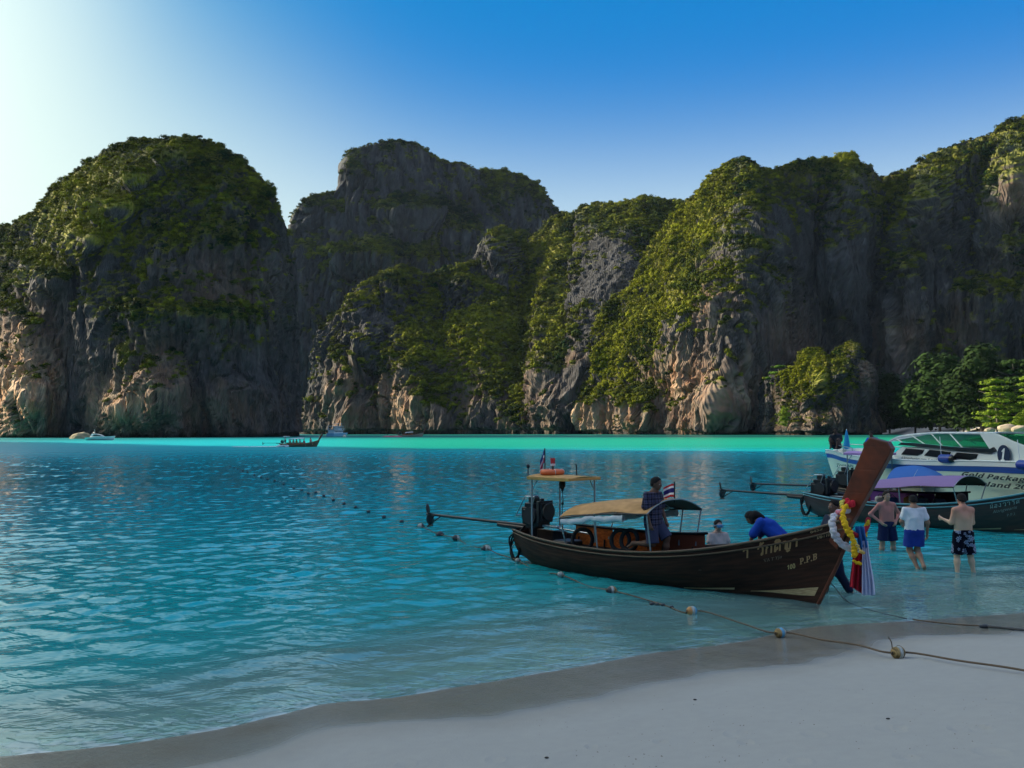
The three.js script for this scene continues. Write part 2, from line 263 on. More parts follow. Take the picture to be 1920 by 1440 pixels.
cliff({
  label: 'green overgrown middle ridge of pale grey cliffs and pinnacles', nu: 420, nv: 260, sc: 1.3, far: 1.16, seed: 80, prof: 1.25, clumps: 34000, clumpSize: 1.85, depthBack: 90, amp: 1.25,
  ribs: [[572, 586, 800, 730, 730, 1, .2, .1], [583, 597, 725, 700, 715, 1.4, .25, .05], [594, 609, 660, 682, 705, 1.4, .35, .05], [610, 632, 604, 668, 700, 1.5, .3, .05], [632, 662, 562, 655, 695, 1.5, .3, .05], [657, 690, 526, 644, 690, 1.5, .32, .05], [692, 725, 507, 634, 690, 1.5, .42, .05], [732, 765, 500, 626, 690, 1.4, .42, .08], [772, 800, 517, 618, 688, 1.3, .4, .1], [812, 835, 504, 610, 692, 1.3, .5, .12], [846, 868, 498, 603, 695, 1.2, .5, .15], [880, 892, 480, 597, 700, 1.2, .55, .15], [910, 915, 446, 592, 708, 1.2, .5, .15], [934, 936, 427, 587, 715, 1.2, .45, .15], [955, 958, 440, 582, 722, 1.2, .6, .15], [975, 985, 462, 577, 728, 1.2, .7, .15], [1000, 1015, 436, 570, 728, 1.2, .7, .1], [1030, 1050, 407, 562, 722, 1.3, .7, .1], [1055, 1080, 405, 556, 712, 1.4, .65, .1], [1080, 1100, 390, 552, 700, 1.7, .75, .05], [1110, 1135, 380, 554, 690, 2.2, .8, .05], [1160, 1190, 372, 564, 684, 2.6, .8, .0], [1210, 1245, 377, 580, 680, 2.6, .8, 0], [1260, 1285, 387, 605, 680, 2.4, .7, 0], [1320, 1330, 430, 640, 690, 2, .5, 0], [1400, 1400, 500, 690, 710, 2, .5, 0]],
  bumps: [[640, 680, 30, 110, 14], [690, 600, 35, 70, 12], [745, 520, 36, 40, 10], [780, 700, 28, 90, 12], [860, 520, 30, 40, 10], [820, 760, 40, 60, 10], [935, 450, 22, 40, 14], [905, 690, 40, 80, 8], [1040, 640, 40, 160, 16], [1060, 470, 26, 60, 14], [960, 760, 40, 60, 8], [720, 640, 20, 110, -9], [830, 620, 24, 100, -9], [1000, 560, 40, 90, -8]],
  stains: [[760, 770, 55, 50, .9], [660, 720, 25, 40, .6], [890, 730, 40, 50, .5], [1000, 740, 60, 70, .35], [860, 690, 40, 30, .4]],
  greens: [[960, 620, 120, 70, .35, .4], [840, 650, 110, 60, .25, .4], [1020, 500, 50, 80, .4, .4], [700, 590, 60, 80, 0, .45], [1190, 385, 90, 14, .1, .2], [690, 660, 60, 60, .25], [1180, 500, 80, 90, -.5], [1140, 640, 70, 130, -.5], [1110, 480, 40, 60, -.3], [720, 590, 60, 40, -.25], [690, 650, 30, 60, -.25], [870, 560, 30, 60, -.3], [905, 470, 30, 30, -.3], [1100, 760, 160, 50, -.2]], warm: 0.4,
});
cliff({
  label: 'tall right massif with a sunlit yellow green slope above streaked cliffs', nu: 460, nv: 330, sc: 1.0, far: 1.3, seed: 130, prof: 1.4, clumps: 34000, clumpSize: 1.3, depthBack: 90, amp: 1.15,
  ribs: [[1060, 1066, 805, 545, 545, 1, .2, .1], [1066, 1072, 772, 528, 530, 1.2, .3, .1], [1074, 1080, 715, 514, 520, 1.4, .55, .1], [1085, 1096, 662, 502, 514, 1.4, .6, .2], [1105, 1122, 618, 490, 510, 1.4, .6, .2], [1130, 1150, 562, 476, 508, 1.4, .65, .2], [1150, 1182, 542, 466, 507, 1.4, .65, .2], [1170, 1200, 512, 457, 506, 1.4, .7, .2], [1192, 1220, 470, 448, 505, 1.4, .75, .2], [1214, 1246, 430, 438, 503, 1.4, .8, .2], [1240, 1278, 398, 429, 500, 1.4, .8, .15], [1265, 1306, 370, 421, 496, 1.5, .85, .1], [1290, 1338, 332, 415, 490, 1.6, .9, .05], [1315, 1368, 309, 410, 482, 1.7, .9, 0], [1345, 1394, 296, 408, 474, 1.9, .85, 0], [1375, 1410, 299, 409, 466, 2.2, .8, 0], [1402, 1430, 316, 413, 462, 2.4, .75, 0], [1432, 1470, 310, 420, 464, 2.4, .75, 0], [1470, 1505, 304, 429, 467, 2.4, .75, .0], [1510, 1545, 304, 438, 470, 2.4, .7, .05], [1548, 1588, 295, 447, 474, 2.4, .75, .1], [1582, 1607, 304, 454, 476, 2.4, .75, .1], [1612, 1635, 322, 460, 478, 2.2, .7, .1], [1650, 1655, 350, 468, 480, 2, .5, .1], [1720, 1720, 430, 482, 492, 2, .5, .1]],
  bumps: [[1190, 765, 34, 45, 14], [1100, 760, 26, 40, 8], [1290, 560, 26, 120, 8], [1350, 600, 30, 160, 9], [1345, 760, 26, 70, 7], [1250, 720, 40, 60, -6], [1500, 520, 50, 160, -10], [1570, 480, 30, 120, 8], [1450, 560, 26, 160, 6]],
  stains: [[1090, 775, 36, 26, 1.3], [1240, 700, 45, 45, 1.1], [1290, 730, 60, 70, 1.0], [1340, 560, 28, 60, .55], [1380, 740, 50, 50, .6], [1180, 790, 80, 16, .7], [1470, 640, 70, 60, .3]],
  greens: [[1240, 560, 90, 120, .4, .5], [1310, 400, 55, 90, .45, .5], [1150, 690, 60, 60, .3, .35], [1600, 300, 60, 20, .1, .3], [1330, 680, 90, 110, -.3], [1350, 520, 22, 80, -.25], [1490, 470, 100, 120, -.45], [1500, 690, 90, 80, -.35], [1600, 560, 50, 120, -.3], [1610, 480, 40, 120, .1], [1220, 640, 40, 60, .2], [1345, 665, 40, 30, .2]], warm: 0.55,
});
cliff({
  label: 'shaded far right hill with ragged wooded ridge rising out of frame', nu: 360, nv: 300, sc: 0.95, far: 1.3, seed: 190, prof: 2.0, clumps: 20000, clumpSize: 1.45, depthBack: 120, amp: 1.25,
  ribs: [[1590, 1620, 440, 490, 500, 2, .5, .1], [1625, 1648, 348, 468, 490, 2, .7, .1], [1660, 1685, 330, 452, 480, 2, .75, .1], [1690, 1706, 318, 446, 476, 2.2, .8, .1], [1722, 1750, 289, 442, 474, 2.2, .8, .1], [1762, 1800, 267, 438, 472, 2.2, .8, .1], [1805, 1850, 254, 436, 470, 2.2, .8, .1], [1852, 1895, 229, 433, 468, 2.2, .8, .15], [1905, 1935, 209, 430, 465, 2.2, .8, .2], [1970, 2000, 182, 422, 458, 2.2, .8, .3], [2070, 2110, 166, 405, 445, 2, .8, .4], [2210, 2260, 172, 380, 420, 2, .8, .4], [2400, 2450, 232, 340, 370, 1.6, .8, .4], [2600, 2650, 330, 300, 330, 1.6, .8, .4]],
  bumps: [[1740, 380, 22, 90, 14], [1900, 330, 24, 110, 12], [1820, 420, 30, 110, -10], [1700, 560, 30, 160, 10], [1850, 560, 60, 60, 8], [1680, 420, 20, 60, -6]],
  stains: [[1690, 650, 50, 60, .35], [1790, 620, 40, 50, .3], [1900, 370, 16, 50, .3]],
  greens: [[1850, 640, 110, 90, .3], [1700, 450, 30, 120, .25], [1810, 420, 80, 100, -.4], [1740, 560, 80, 120, -.35], [1660, 560, 40, 100, -.3], [1900, 300, 60, 60, .15], [1740, 700, 120, 60, .3]], warm: 0.15,
});
cliff({
  name: 'rock', label: 'small craggy rock islet with a bright green left side', nu: 210, nv: 190, sc: 0.4, far: 1.42, seed: 240, prof: 1.5, clumps: 8000, clumpSize: 0.62, depthBack: 22, amp: 1.3, notch: 4,
  ribs: [[1428, 1436, 716, 366, 366, 1, .1, .0], [1440, 1448, 704, 356, 358, 1.5, .2, 0], [1458, 1466, 700, 350, 353, 1.5, .3, 0], [1472, 1482, 692, 344, 351, 1.5, .6, .1], [1484, 1498, 684, 339, 350, 1.5, .7, .1], [1494, 1508, 664, 336, 349, 1.5, .75, .1], [1508, 1522, 652, 333, 348, 1.5, .8, .1], [1522, 1538, 652, 331, 347, 1.5, .8, .1], [1538, 1552, 664, 330, 346, 1.5, .75, .1], [1556, 1568, 655, 329, 345, 1.8, .7, .05], [1574, 1588, 642, 329, 344, 2, .6, .0], [1594, 1603, 645, 330, 343, 2, .5, 0], [1604, 1609, 668, 333, 342, 2, .3, 0], [1612, 1617, 674, 334, 342, 2, .05, 0], [1624, 1629, 692, 338, 343, 2, 0, 0], [1636, 1638, 740, 344, 346, 1.5, .1, 0], [1643, 1644, 795, 352, 352, 1, 0, 0]],
  bumps: [[1606, 730, 3.5, 70, -7], [1512, 790, 8, 20, -9], [1540, 700, 6, 40, 4], [1575, 690, 8, 30, 3], [1462, 770, 10, 32, -14], [1620, 700, 6, 40, 3], [1548, 785, 6, 20, 3]],
  stains: [[1462, 745, 10, 20, 1.2], [1495, 760, 20, 14, .8], [1540, 785, 30, 14, .7], [1500, 800, 30, 10, .6], [1618, 700, 10, 40, .5]],
  greens: [[1520, 690, 30, 34, .5, .6], [1500, 715, 26, 24, .4, .5], [1590, 648, 20, 10, .3, .4], [1580, 715, 20, 20, .3], [1545, 735, 30, 10, .3], [1622, 740, 20, 60, -.4], [1590, 670, 12, 16, -.3]], warm: 0.5,
});
cliff({ // the bay's left arm, beyond the frame: it keeps the evening sun off the beach and the near water
  label: 'high left headland closing the bay beside the beach', nu: 200, nv: 60, sc: 1.2, seed: 300, prof: 1.6, world: true, clumps: 1500, clumpSize: 5, depthBack: 130,
  ribs: [[-330, -520, -350, -530, 6], [-262, -430, -280, -440, 9], [-204, -330, -222, -335, 20], [-148, -246, -160, -250, 40], [-119, -200, -128, -204, 66], [-111, -189, -119, -192, 90], [-114, -168, -132, -170, 98], [-130, -120, -154, -122, 100], [-146, -60, -170, -60, 98], [-158, 10, -180, 14, 92], [-160, 80, -180, 95, 80], [-120, 130, -140, 150, 60]],
});
cliff({ // the island behind the beach
  label: 'wooded hill closing the bay behind the beach', nu: 160, nv: 40, sc: 1.3, seed: 340, prof: 1.2, world: true, clumps: 1200, clumpSize: 6, depthBack: 120,
  ribs: [[-130, 120, -150, 140, 60], [-60, 90, -80, 150, 70], [20, 80, 20, 150, 76], [100, 80, 120, 140, 80], [150, 20, 190, 40, 84], [165, -60, 215, -60, 88], [175, -140, 235, -140, 95], [190, -210, 250, -225, 105]],
});

// ---------------------------------------------------------------- beach and sea
const AL = V(0.884, 0, -0.468), OFF = V(-0.468, 0, -0.884);                          // along the shore to the right; out to sea
const shorePts = [[0, 1421], [200, 1401], [400, 1371], [520, 1344], [610, 1322], [740, 1309], [850, 1291], [960, 1273], [1100, 1249], [1230, 1225], [1340, 1212], [1425, 1197], [1510, 1178], [1600, 1171], [1710, 1165], [1820, 1157], [1920, 1150]].map(([x, y]) => { const p = onY(x, y, 0); return [p.dot(AL), p.dot(OFF)]; });
function shoreAt(a) {
  const P = shorePts; if (a <= P[0][0]) return P[0][1] + 0.02 * (P[0][0] - a); if (a >= P[P.length - 1][0]) return P[P.length - 1][1] + 0.05 * (a - P[P.length - 1][0]);
  let k = 1; while (P[k][0] < a) k++; const t = (a - P[k - 1][0]) / (P[k][0] - P[k - 1][0]);
  return crom(P, k - 1 + t)[1] + 0.035 * nz(a * 1.3, 3.1, 0) + 0.02 * nz(a * 4, 1.1, 0);
}
const shoreCoord = (x, z) => { const a = x * AL.x + z * AL.z; return [a, x * OFF.x + z * OFF.z - shoreAt(a)]; };     // [along, metres offshore]
function sandY(a, s) {
  if (s > 0) return -(s < 12 ? s * 0.05 : 0.6 + (s - 12) * 0.05);
  return -s * (0.085 + 0.0045 * Math.min(14, -s));
}
const footprints = [[1377, 1375, .3], [1395, 1372, .2], [1527, 1377, .35], [1672, 1366, .4], [1690, 1363, .2], [1797, 1365, .25], [1832, 1365, .4], [1845, 1363, .2], [1400, 1391, .25], [1500, 1428, .3], [1860, 1410, .4], [1240, 1390, .25], [1110, 1400, .2], [1700, 1420, .3], [930, 1425, .3], [760, 1436, .3]];
function landAt(px, py) { const r = ray(px, py); let lo = 2, hi = 40; for (let k = 0; k < 40; k++) { const t = (lo + hi) / 2, p = EYE.clone().addScaledVector(r, t), [a, s] = shoreCoord(p.x, p.z); if (p.y > Math.max(-9, sandY(a, s))) lo = t; else hi = t; } return EYE.clone().addScaledVector(r, lo); }
const prints = footprints.map(([x, y, w]) => { const p = landAt(x, y); return [p.x, p.z, w * 0.5]; });
function polar(radii, angles, f, keep) {
  const nu = angles.length, nv = radii.length, pos = new Float32Array(nu * nv * 3), nor = new Float32Array(nu * nv * 3), col = new Float32Array(nu * nv * 3), u0 = new Float32Array(nu * nv * 2), u1 = new Float32Array(nu * nv * 2), u2 = new Float32Array(nu * nv * 2), ok = new Uint8Array(nu * nv), idx = [];
  for (let j = 0; j < nv; j++) for (let i = 0; i < nu; i++) {
    const k = j * nu + i, x = radii[j] * Math.sin(angles[i]), z = -radii[j] * Math.cos(angles[i]), o = f(x, z, radii[j]);
    ok[k] = o.ok ? 1 : 0; pos.set([x, o.y, z], k * 3); nor.set(o.n, k * 3); col.set(o.c, k * 3); u0.set([o.t, 0.5], k * 2); u1.set([x, z], k * 2); u2.set([o.rough || 0, 0.5], k * 2);
  }
  for (let j = 0; j < nv - 1; j++) for (let i = 0; i < nu - 1; i++) { const a = j * nu + i, b = a + 1, c = a + nu, d = c + 1; if (ok[a] || ok[b] || ok[c] || ok[d]) idx.push(a, b, d, a, d, c); }
  const g = new THREE.BufferGeometry();
  g.setAttribute('position', new THREE.BufferAttribute(pos, 3)); g.setAttribute('normal', new THREE.BufferAttribute(nor, 3)); g.setAttribute('color', new THREE.BufferAttribute(col, 3));
  g.setAttribute('uv', new THREE.BufferAttribute(u0, 2)); g.setAttribute('uv1', new THREE.BufferAttribute(u1, 2)); g.setAttribute('uv2', new THREE.BufferAttribute(u2, 2)); g.setIndex(idx);
  return g;
}
const ramp = dataTex(256, 4, (u) => u, { repeat: false });
const angles = []; for (let i = 0; i <= 40; i++) angles.push(THREE.MathUtils.degToRad(-88 + 57.5 * i / 40)); for (let i = 1; i < 600; i++) angles.push(THREE.MathUtils.degToRad(-30.5 + 61 * i / 600)); for (let i = 0; i <= 40; i++) angles.push(THREE.MathUtils.degToRad(30.5 + 57.5 * i / 40));
{
  const grain = dataTex(512, 512, (u, v) => 0.5 + 0.25 * tile(u, v, 160, 2) + 0.35 * tile(u, v, 60, 4) + 0.25 * tile(u, v, 14, 6));
  grain.channel = 1; grain.repeat.set(1 / 1.3, 1 / 1.3);
  const mat = std([1, 1, 1], 1, { vertexColors: true, roughnessMap: ramp, bumpMap: grain, bumpScale: 0.003, name: 'sand' });
  const radii = [0.3, 1, 2, 3]; for (let r = 3.4; r < 46; r *= 1.0062) radii.push(r); radii.push(60, 90, 140);
  const h = (x, z) => {
    const [a, s] = shoreCoord(x, z); let y = sandY(a, s);
    const dry = smooth(0.9, 2.2, -s); y += dry * (0.03 * fbm(x * 0.5, z * 0.5, 4, 3) + 0.008 * nz(x * 3, z * 3, 1));
    for (const [fx, fz, w] of prints) { const dx = x - fx, dz = z - fz, q = (dx * dx + dz * dz * 0.35) / (w * w * 0.16); if (q < 8) y += -0.013 * Math.exp(-q) + 0.004 * Math.exp(-(q - 2.4) * (q - 2.4)); }
    return y;
  };
  const g = polar(radii, angles, (x, z, r) => {
    const [a, s] = shoreCoord(x, z), e = 0.004 + r * 0.0015, y = h(x, z), n = V(y - h(x + e, z), e, y - h(x, z + e)).normalize();
    const ww = lerp(1.35, 2.2, smooth(-6, 12, a)) + 0.5 * nz(a * 0.55, 8.2, 0) + 0.22 * nz(a * 1.7, s * 0.5, 2);
    const wet = 1 - smooth(ww - 1.1, ww + 0.7, -s), gloss = 1 - smooth(ww - 0.6, ww + 0.1, -s);
    const v = 1 + 0.06 * fbm(x * 1.4, z * 1.4, 1, 3) + 0.04 * nz(x * 9, z * 9, 2);
    const dryC = [0.355, 0.35, 0.315], wetC = [0.225, 0.21, 0.17];
    const under = smooth(-0.1, 0.5, s), c = dryC.map((q, k) => lerp(lerp(q, wetC[k], wet), [0.5, 0.49, 0.42][k], under) * v);
    return { ok: s < 60, y, n: n.toArray(), c, t: lerp(0.95, 0.06 + 0.12 * clamp(0.5 + nz(a * 0.8, s * 2, 5)), gloss) };
  });
  tag(mesh('beach', g, mat), 'pale sand beach sloping down to the water, wet along the edge', null, null, 'structure');
}
{
  const R = rng(77), W = [];
  for (let k = 0; k < 56; k++) { const L = 0.3 * Math.pow(8, Math.pow(R(), 1.0)), th = 0.35 + (R() - 0.5) * 2.1, kk = 2 * Math.PI / L; W.push([Math.sin(th) * kk, Math.cos(th) * kk, R() * 6.28, (0.6 + 0.8 * R()) * 0.0145 / kk * (L > 1.5 ? 0.7 : 1), kk]); }
  const radii = []; for (let p = 430; p > 3; p -= p > 40 ? 0.72 : 0.5) radii.push(3.1 * 963 / p); radii.push(1300, 2500);
  const chop = dataTex(512, 512, (u, v) => 0.5 + 0.4 * tile(u, v, 14, 1) + 0.25 * tile(u, v, 34, 2)); chop.channel = 1; chop.repeat.set(1 / 2.6, 1 / 1.7);
  const rampR = ramp.clone(); rampR.channel = 2; rampR.needsUpdate = true;
  const mat = phys([1, 1, 1], 1, { roughnessMap: rampR, vertexColors: true, ior: 1.33, transmission: 1, transmissionMap: ramp, thickness: 0, bumpMap: chop, bumpScale: 0.006, specularIntensity: 1, name: 'sea water' });
  const g = polar(radii, angles, (x, z, r) => {
    const [a, s] = shoreCoord(x, z);
    const shelter = smooth(0.05, 1.2, s) * (0.35 + 0.65 * smooth(0.5, 9, s)) * (0.72 + 0.5 * fbm(x * 0.03, z * 0.03, 3, 2) + 0.35 * smooth(4, -9, x) + 0.2 * (1 - smooth(25, 60, r))) * lerp(1, 0.4, smooth(90, 190, r));
    let y = 0, gx = 0, gz = 0;
    for (const [kx, kz, ph, am, kk] of W) { const q = kx * x + kz * z + ph, S = Math.sin(q), C = Math.cos(q); y += am * S; gx += am * kx * C; gz += am * kz * C; }
    y *= shelter; gx *= shelter; gz *= shelter;
    // the water's own colour: sand-bright shallows, blue-green middle, turquoise over the far sandbank; hill shade painted in under the far cliffs
    const nn = 0.5 + 0.5 * fbm(x * 0.02 + 3, z * 0.02, 1, 3), side = smooth(-0.3, -0.06, x / r), rightSide = smooth(0.0, 0.3, x / r);
    let c = [0.001, 0.35, 0.385];
    const mix = (q, t) => { c = c.map((v, k) => lerp(v, q[k], t)); };
    mix([0.0005, 0.4, 0.51], smooth(16, 45, r)); mix([0.0005, 0.49, 0.58], smooth(60, 130, r)); mix([0.003, 0.36, 0.22], smooth(125, 185, r) * (0.15 + 0.85 * side) * (0.82 + 0.3 * nn)); mix([0.01, 0.3, 0.13], smooth(230, 380, r) * rightSide); mix([0.003, 0.13, 0.13], smooth(270, 440, r) * 0.75);  // last mix paints the hill shade along the cliff foot into the colour
    const shal = lerp(2.8, 6.0, smooth(-4, 9, a)); mix([0.06, 0.33, 0.33], 0.75 * (1 - smooth(0.4, shal * 2, s)));
    const lace = smooth(0.15, 0.55, nz(x * 2.4, z * 5, 2) + 0.6 * nz(x * 8, z * 12, 1) + 0.25) ;
    let foam = (1 - smooth(0.02, 0.16, s)) * 0.3 + 0.42 * lace * (1 - smooth(0.1, 1.3, s)) + 0.28 * lace * (1 - smooth(1, 3, s)) * smooth(2, -8, x);
    foam = clamp(foam) * smooth(-0.1, 0.02, s); mix([0.62, 0.68, 0.7], foam);
    let T = (1 - smooth(0.1, shal, s)) * 0.95 * (1 - 0.9 * foam); { const w = T * T; c = c.map((v, k) => lerp(v, [0.62, 0.9, 0.9][k], w * (1 - foam))); }
    return { ok: s > -0.25, y: y - 0.002, n: V(-gx, 1, -gz).normalize().toArray(), c, t: clamp(T, 0.004, 0.996), rough: lerp(0.03, 0.36, smooth(45, 210, r)) };
  });
  tag(mesh('water', g, mat), 'clear sea, teal by the beach and turquoise over the far sandbank', null, null, 'structure');
}

// ---------------------------------------------------------------- people: one continuous skin over a posed skeleton
function isoMesh(field, lo, hi, h) {                                                // surface nets over field(x, y, z) = 0
  const n = [0, 1, 2].map((k) => Math.max(3, Math.ceil((hi[k] - lo[k]) / h) + 1)), [nx, ny, nzz] = n, F = new Float32Array(nx * ny * nzz);
  for (let z = 0, k = 0; z < nzz; z++) for (let y = 0; y < ny; y++) for (let x = 0; x < nx; x++, k++) F[k] = field(lo[0] + x * h, lo[1] + y * h, lo[2] + z * h);
  const id = new Int32Array(F.length).fill(-1), pos = [], idx = [], sx = 1, sy = nx, sz = nx * ny, C = [0, sx, sy, sx + sy, sz, sz + sx, sz + sy, sz + sx + sy];
  for (let z = 0; z < nzz - 1; z++) for (let y = 0; y < ny - 1; y++) for (let x = 0; x < nx - 1; x++) {
    const k = x + y * sy + z * sz; let m = 0; for (let c = 0; c < 8; c++) if (F[k + C[c]] < 0) m |= 1 << c;
    if (m === 0 || m === 255) continue;
    let px = 0, py = 0, pz = 0, cnt = 0;
    for (let a = 0; a < 8; a++) for (const b of [1, 2, 4]) if (!(a & b)) { const c = a | b; if ((m >> a & 1) !== (m >> c & 1)) { const fa = F[k + C[a]], fb = F[k + C[c]], t = fa / (fa - fb); px += (a & 1) + (b === 1 ? t : 0); py += (a >> 1 & 1) + (b === 2 ? t : 0); pz += (a >> 2 & 1) + (b === 4 ? t : 0); cnt++; } }
    id[k] = pos.length / 3; pos.push(lo[0] + (x + px / cnt) * h, lo[1] + (y + py / cnt) * h, lo[2] + (z + pz / cnt) * h);
  }
  const quad = (a, b, c, d, flip) => { if (a < 0 || b < 0 || c < 0 || d < 0) return; flip ? idx.push(a, b, c, a, c, d) : idx.push(a, c, b, a, d, c); };
  for (let z = 1; z < nzz - 1; z++) for (let y = 1; y < ny - 1; y++) for (let x = 1; x < nx - 1; x++) {
    const k = x + y * sy + z * sz, f = F[k] < 0;
    if (f !== F[k + sx] < 0) quad(id[k], id[k - sy], id[k - sy - sz], id[k - sz], f);
    if (f !== F[k + sy] < 0) quad(id[k], id[k - sz], id[k - sx - sz], id[k - sx], f);
    if (f !== F[k + sz] < 0) quad(id[k], id[k - sx], id[k - sx - sy], id[k - sy], f);
  }
  const g = new THREE.BufferGeometry(), P = new Float32Array(pos), N = new Float32Array(pos.length), e = h * 0.6, UV = new Float32Array(pos.length / 3 * 2);
  for (let i = 0; i < P.length; i += 3) {
    const [x, y, z] = [P[i], P[i + 1], P[i + 2]], a = field(x + e, y, z) - field(x - e, y, z), b = field(x, y + e, z) - field(x, y - e, z), c = field(x, y, z + e) - field(x, y, z - e), l = Math.hypot(a, b, c) || 1;
    N[i] = a / l; N[i + 1] = b / l; N[i + 2] = c / l; UV[i / 3 * 2] = x + z * 0.7; UV[i / 3 * 2 + 1] = y;
  }
  g.setAttribute('position', new THREE.BufferAttribute(P, 3)); g.setAttribute('normal', new THREE.BufferAttribute(N, 3)); g.setAttribute('uv', new THREE.BufferAttribute(UV, 2)); g.setIndex(idx);
  return g;
}
const smin = (a, b, k) => { const h = Math.max(k - Math.abs(a - b), 0) / k; return Math.min(a, b) - h * h * k * 0.25; };
function cap(b) {                                                                   // tapered capsule [a, b, ra, rb]
  const [A, B, ra, rb] = b, dx = B.x - A.x, dy = B.y - A.y, dz = B.z - A.z, L = dx * dx + dy * dy + dz * dz || 1e-9;
  return (x, y, z) => { const ex = x - A.x, ey = y - A.y, ez = z - A.z, t = clamp((ex * dx + ey * dy + ez * dz) / L), ux = ex - dx * t, uy = ey - dy * t, uz = ez - dz * t; return Math.sqrt(ux * ux + uy * uy + uz * uz) - (ra + (rb - ra) * t); };
}
function bonesField(bones, k = 0.035, grow = 0) {
  const f = bones.map(cap), n = f.length;
  return (x, y, z) => { let d = 1; for (let i = 0; i < n; i++) d = smin(d, f[i](x, y, z), k); return d - grow; };
}
function bounds(bones, pad) { const lo = [9, 9, 9], hi = [-9, -9, -9]; for (const [a, b, ra, rb] of bones) for (const [p, r] of [[a, ra], [b, rb]]) ['x', 'y', 'z'].forEach((k, i) => { lo[i] = Math.min(lo[i], p[k] - r - pad); hi[i] = Math.max(hi[i], p[k] + r + pad); }); return [lo, hi]; }
// J: joints in metres, facing +z, up y, the person's left at +x
function skeleton(o = {}) {
  const J = { pelvis: V(0, 0.95, 0), chest: V(0, 1.25, -0.01), neck: V(0, 1.47, -0.01), head: V(0, 1.63, 0.02), look: V(0, 0, 1), shL: V(0.185, 1.42, -0.01), shR: V(-0.185, 1.42, -0.01), elL: V(0.25, 1.14, -0.02), elR: V(-0.25, 1.14, -0.02), wrL: V(0.27, 0.88, 0.05), wrR: V(-0.27, 0.88, 0.05), hipL: V(0.095, 0.92, 0), hipR: V(-0.095, 0.92, 0), knL: V(0.11, 0.5, 0.02), knR: V(-0.11, 0.5, 0.02), anL: V(0.12, 0.09, -0.02), anR: V(-0.12, 0.09, -0.02), toL: V(0.14, 0.03, 0.16), toR: V(-0.14, 0.03, 0.16) };
  for (const k in o) if (Array.isArray(o[k])) J[k] = V(...o[k]); else J[k] = o[k];
  return J;
}
const mid = (a, b, t) => a.clone().lerp(b, t);
function handBones(w, e, J, side, curl = 0.5) {
  const dir = w.clone().sub(e).normalize(), out = V(side, 0, 0), nrm = out.clone().sub(dir.clone().multiplyScalar(out.dot(dir))).normalize(), acr = dir.clone().cross(nrm).normalize().multiplyScalar(side), B = [];
  const palm = w.clone().addScaledVector(dir, 0.055); B.push([w, palm, 0.028, 0.034]);
  for (let k = 0; k < 4; k++) {
    const base = w.clone().addScaledVector(dir, 0.08).addScaledVector(acr, (k - 1.5) * 0.02), l = [0.068, 0.078, 0.072, 0.056][k];
    const m = base.clone().addScaledVector(dir, l * 0.55 * Math.cos(curl * 0.5)).addScaledVector(nrm, -l * 0.55 * Math.sin(curl * 0.5)), t = m.clone().addScaledVector(dir, l * 0.5 * Math.cos(curl * 1.5)).addScaledVector(nrm, -l * 0.5 * Math.sin(curl * 1.5));
    B.push([palm, base, 0.018, 0.011], [base, m, 0.0105, 0.0095], [m, t, 0.0095, 0.008]);
  }
  const tb = w.clone().addScaledVector(dir, 0.03).addScaledVector(acr, -0.03), tm = tb.clone().addScaledVector(dir, 0.035).addScaledVector(acr, -0.022), tt = tm.clone().addScaledVector(dir, 0.03).addScaledVector(nrm, -0.012);
  B.push([w, tb, 0.018, 0.014], [tb, tm, 0.012, 0.011], [tm, tt, 0.011, 0.008]);
  return B;
}
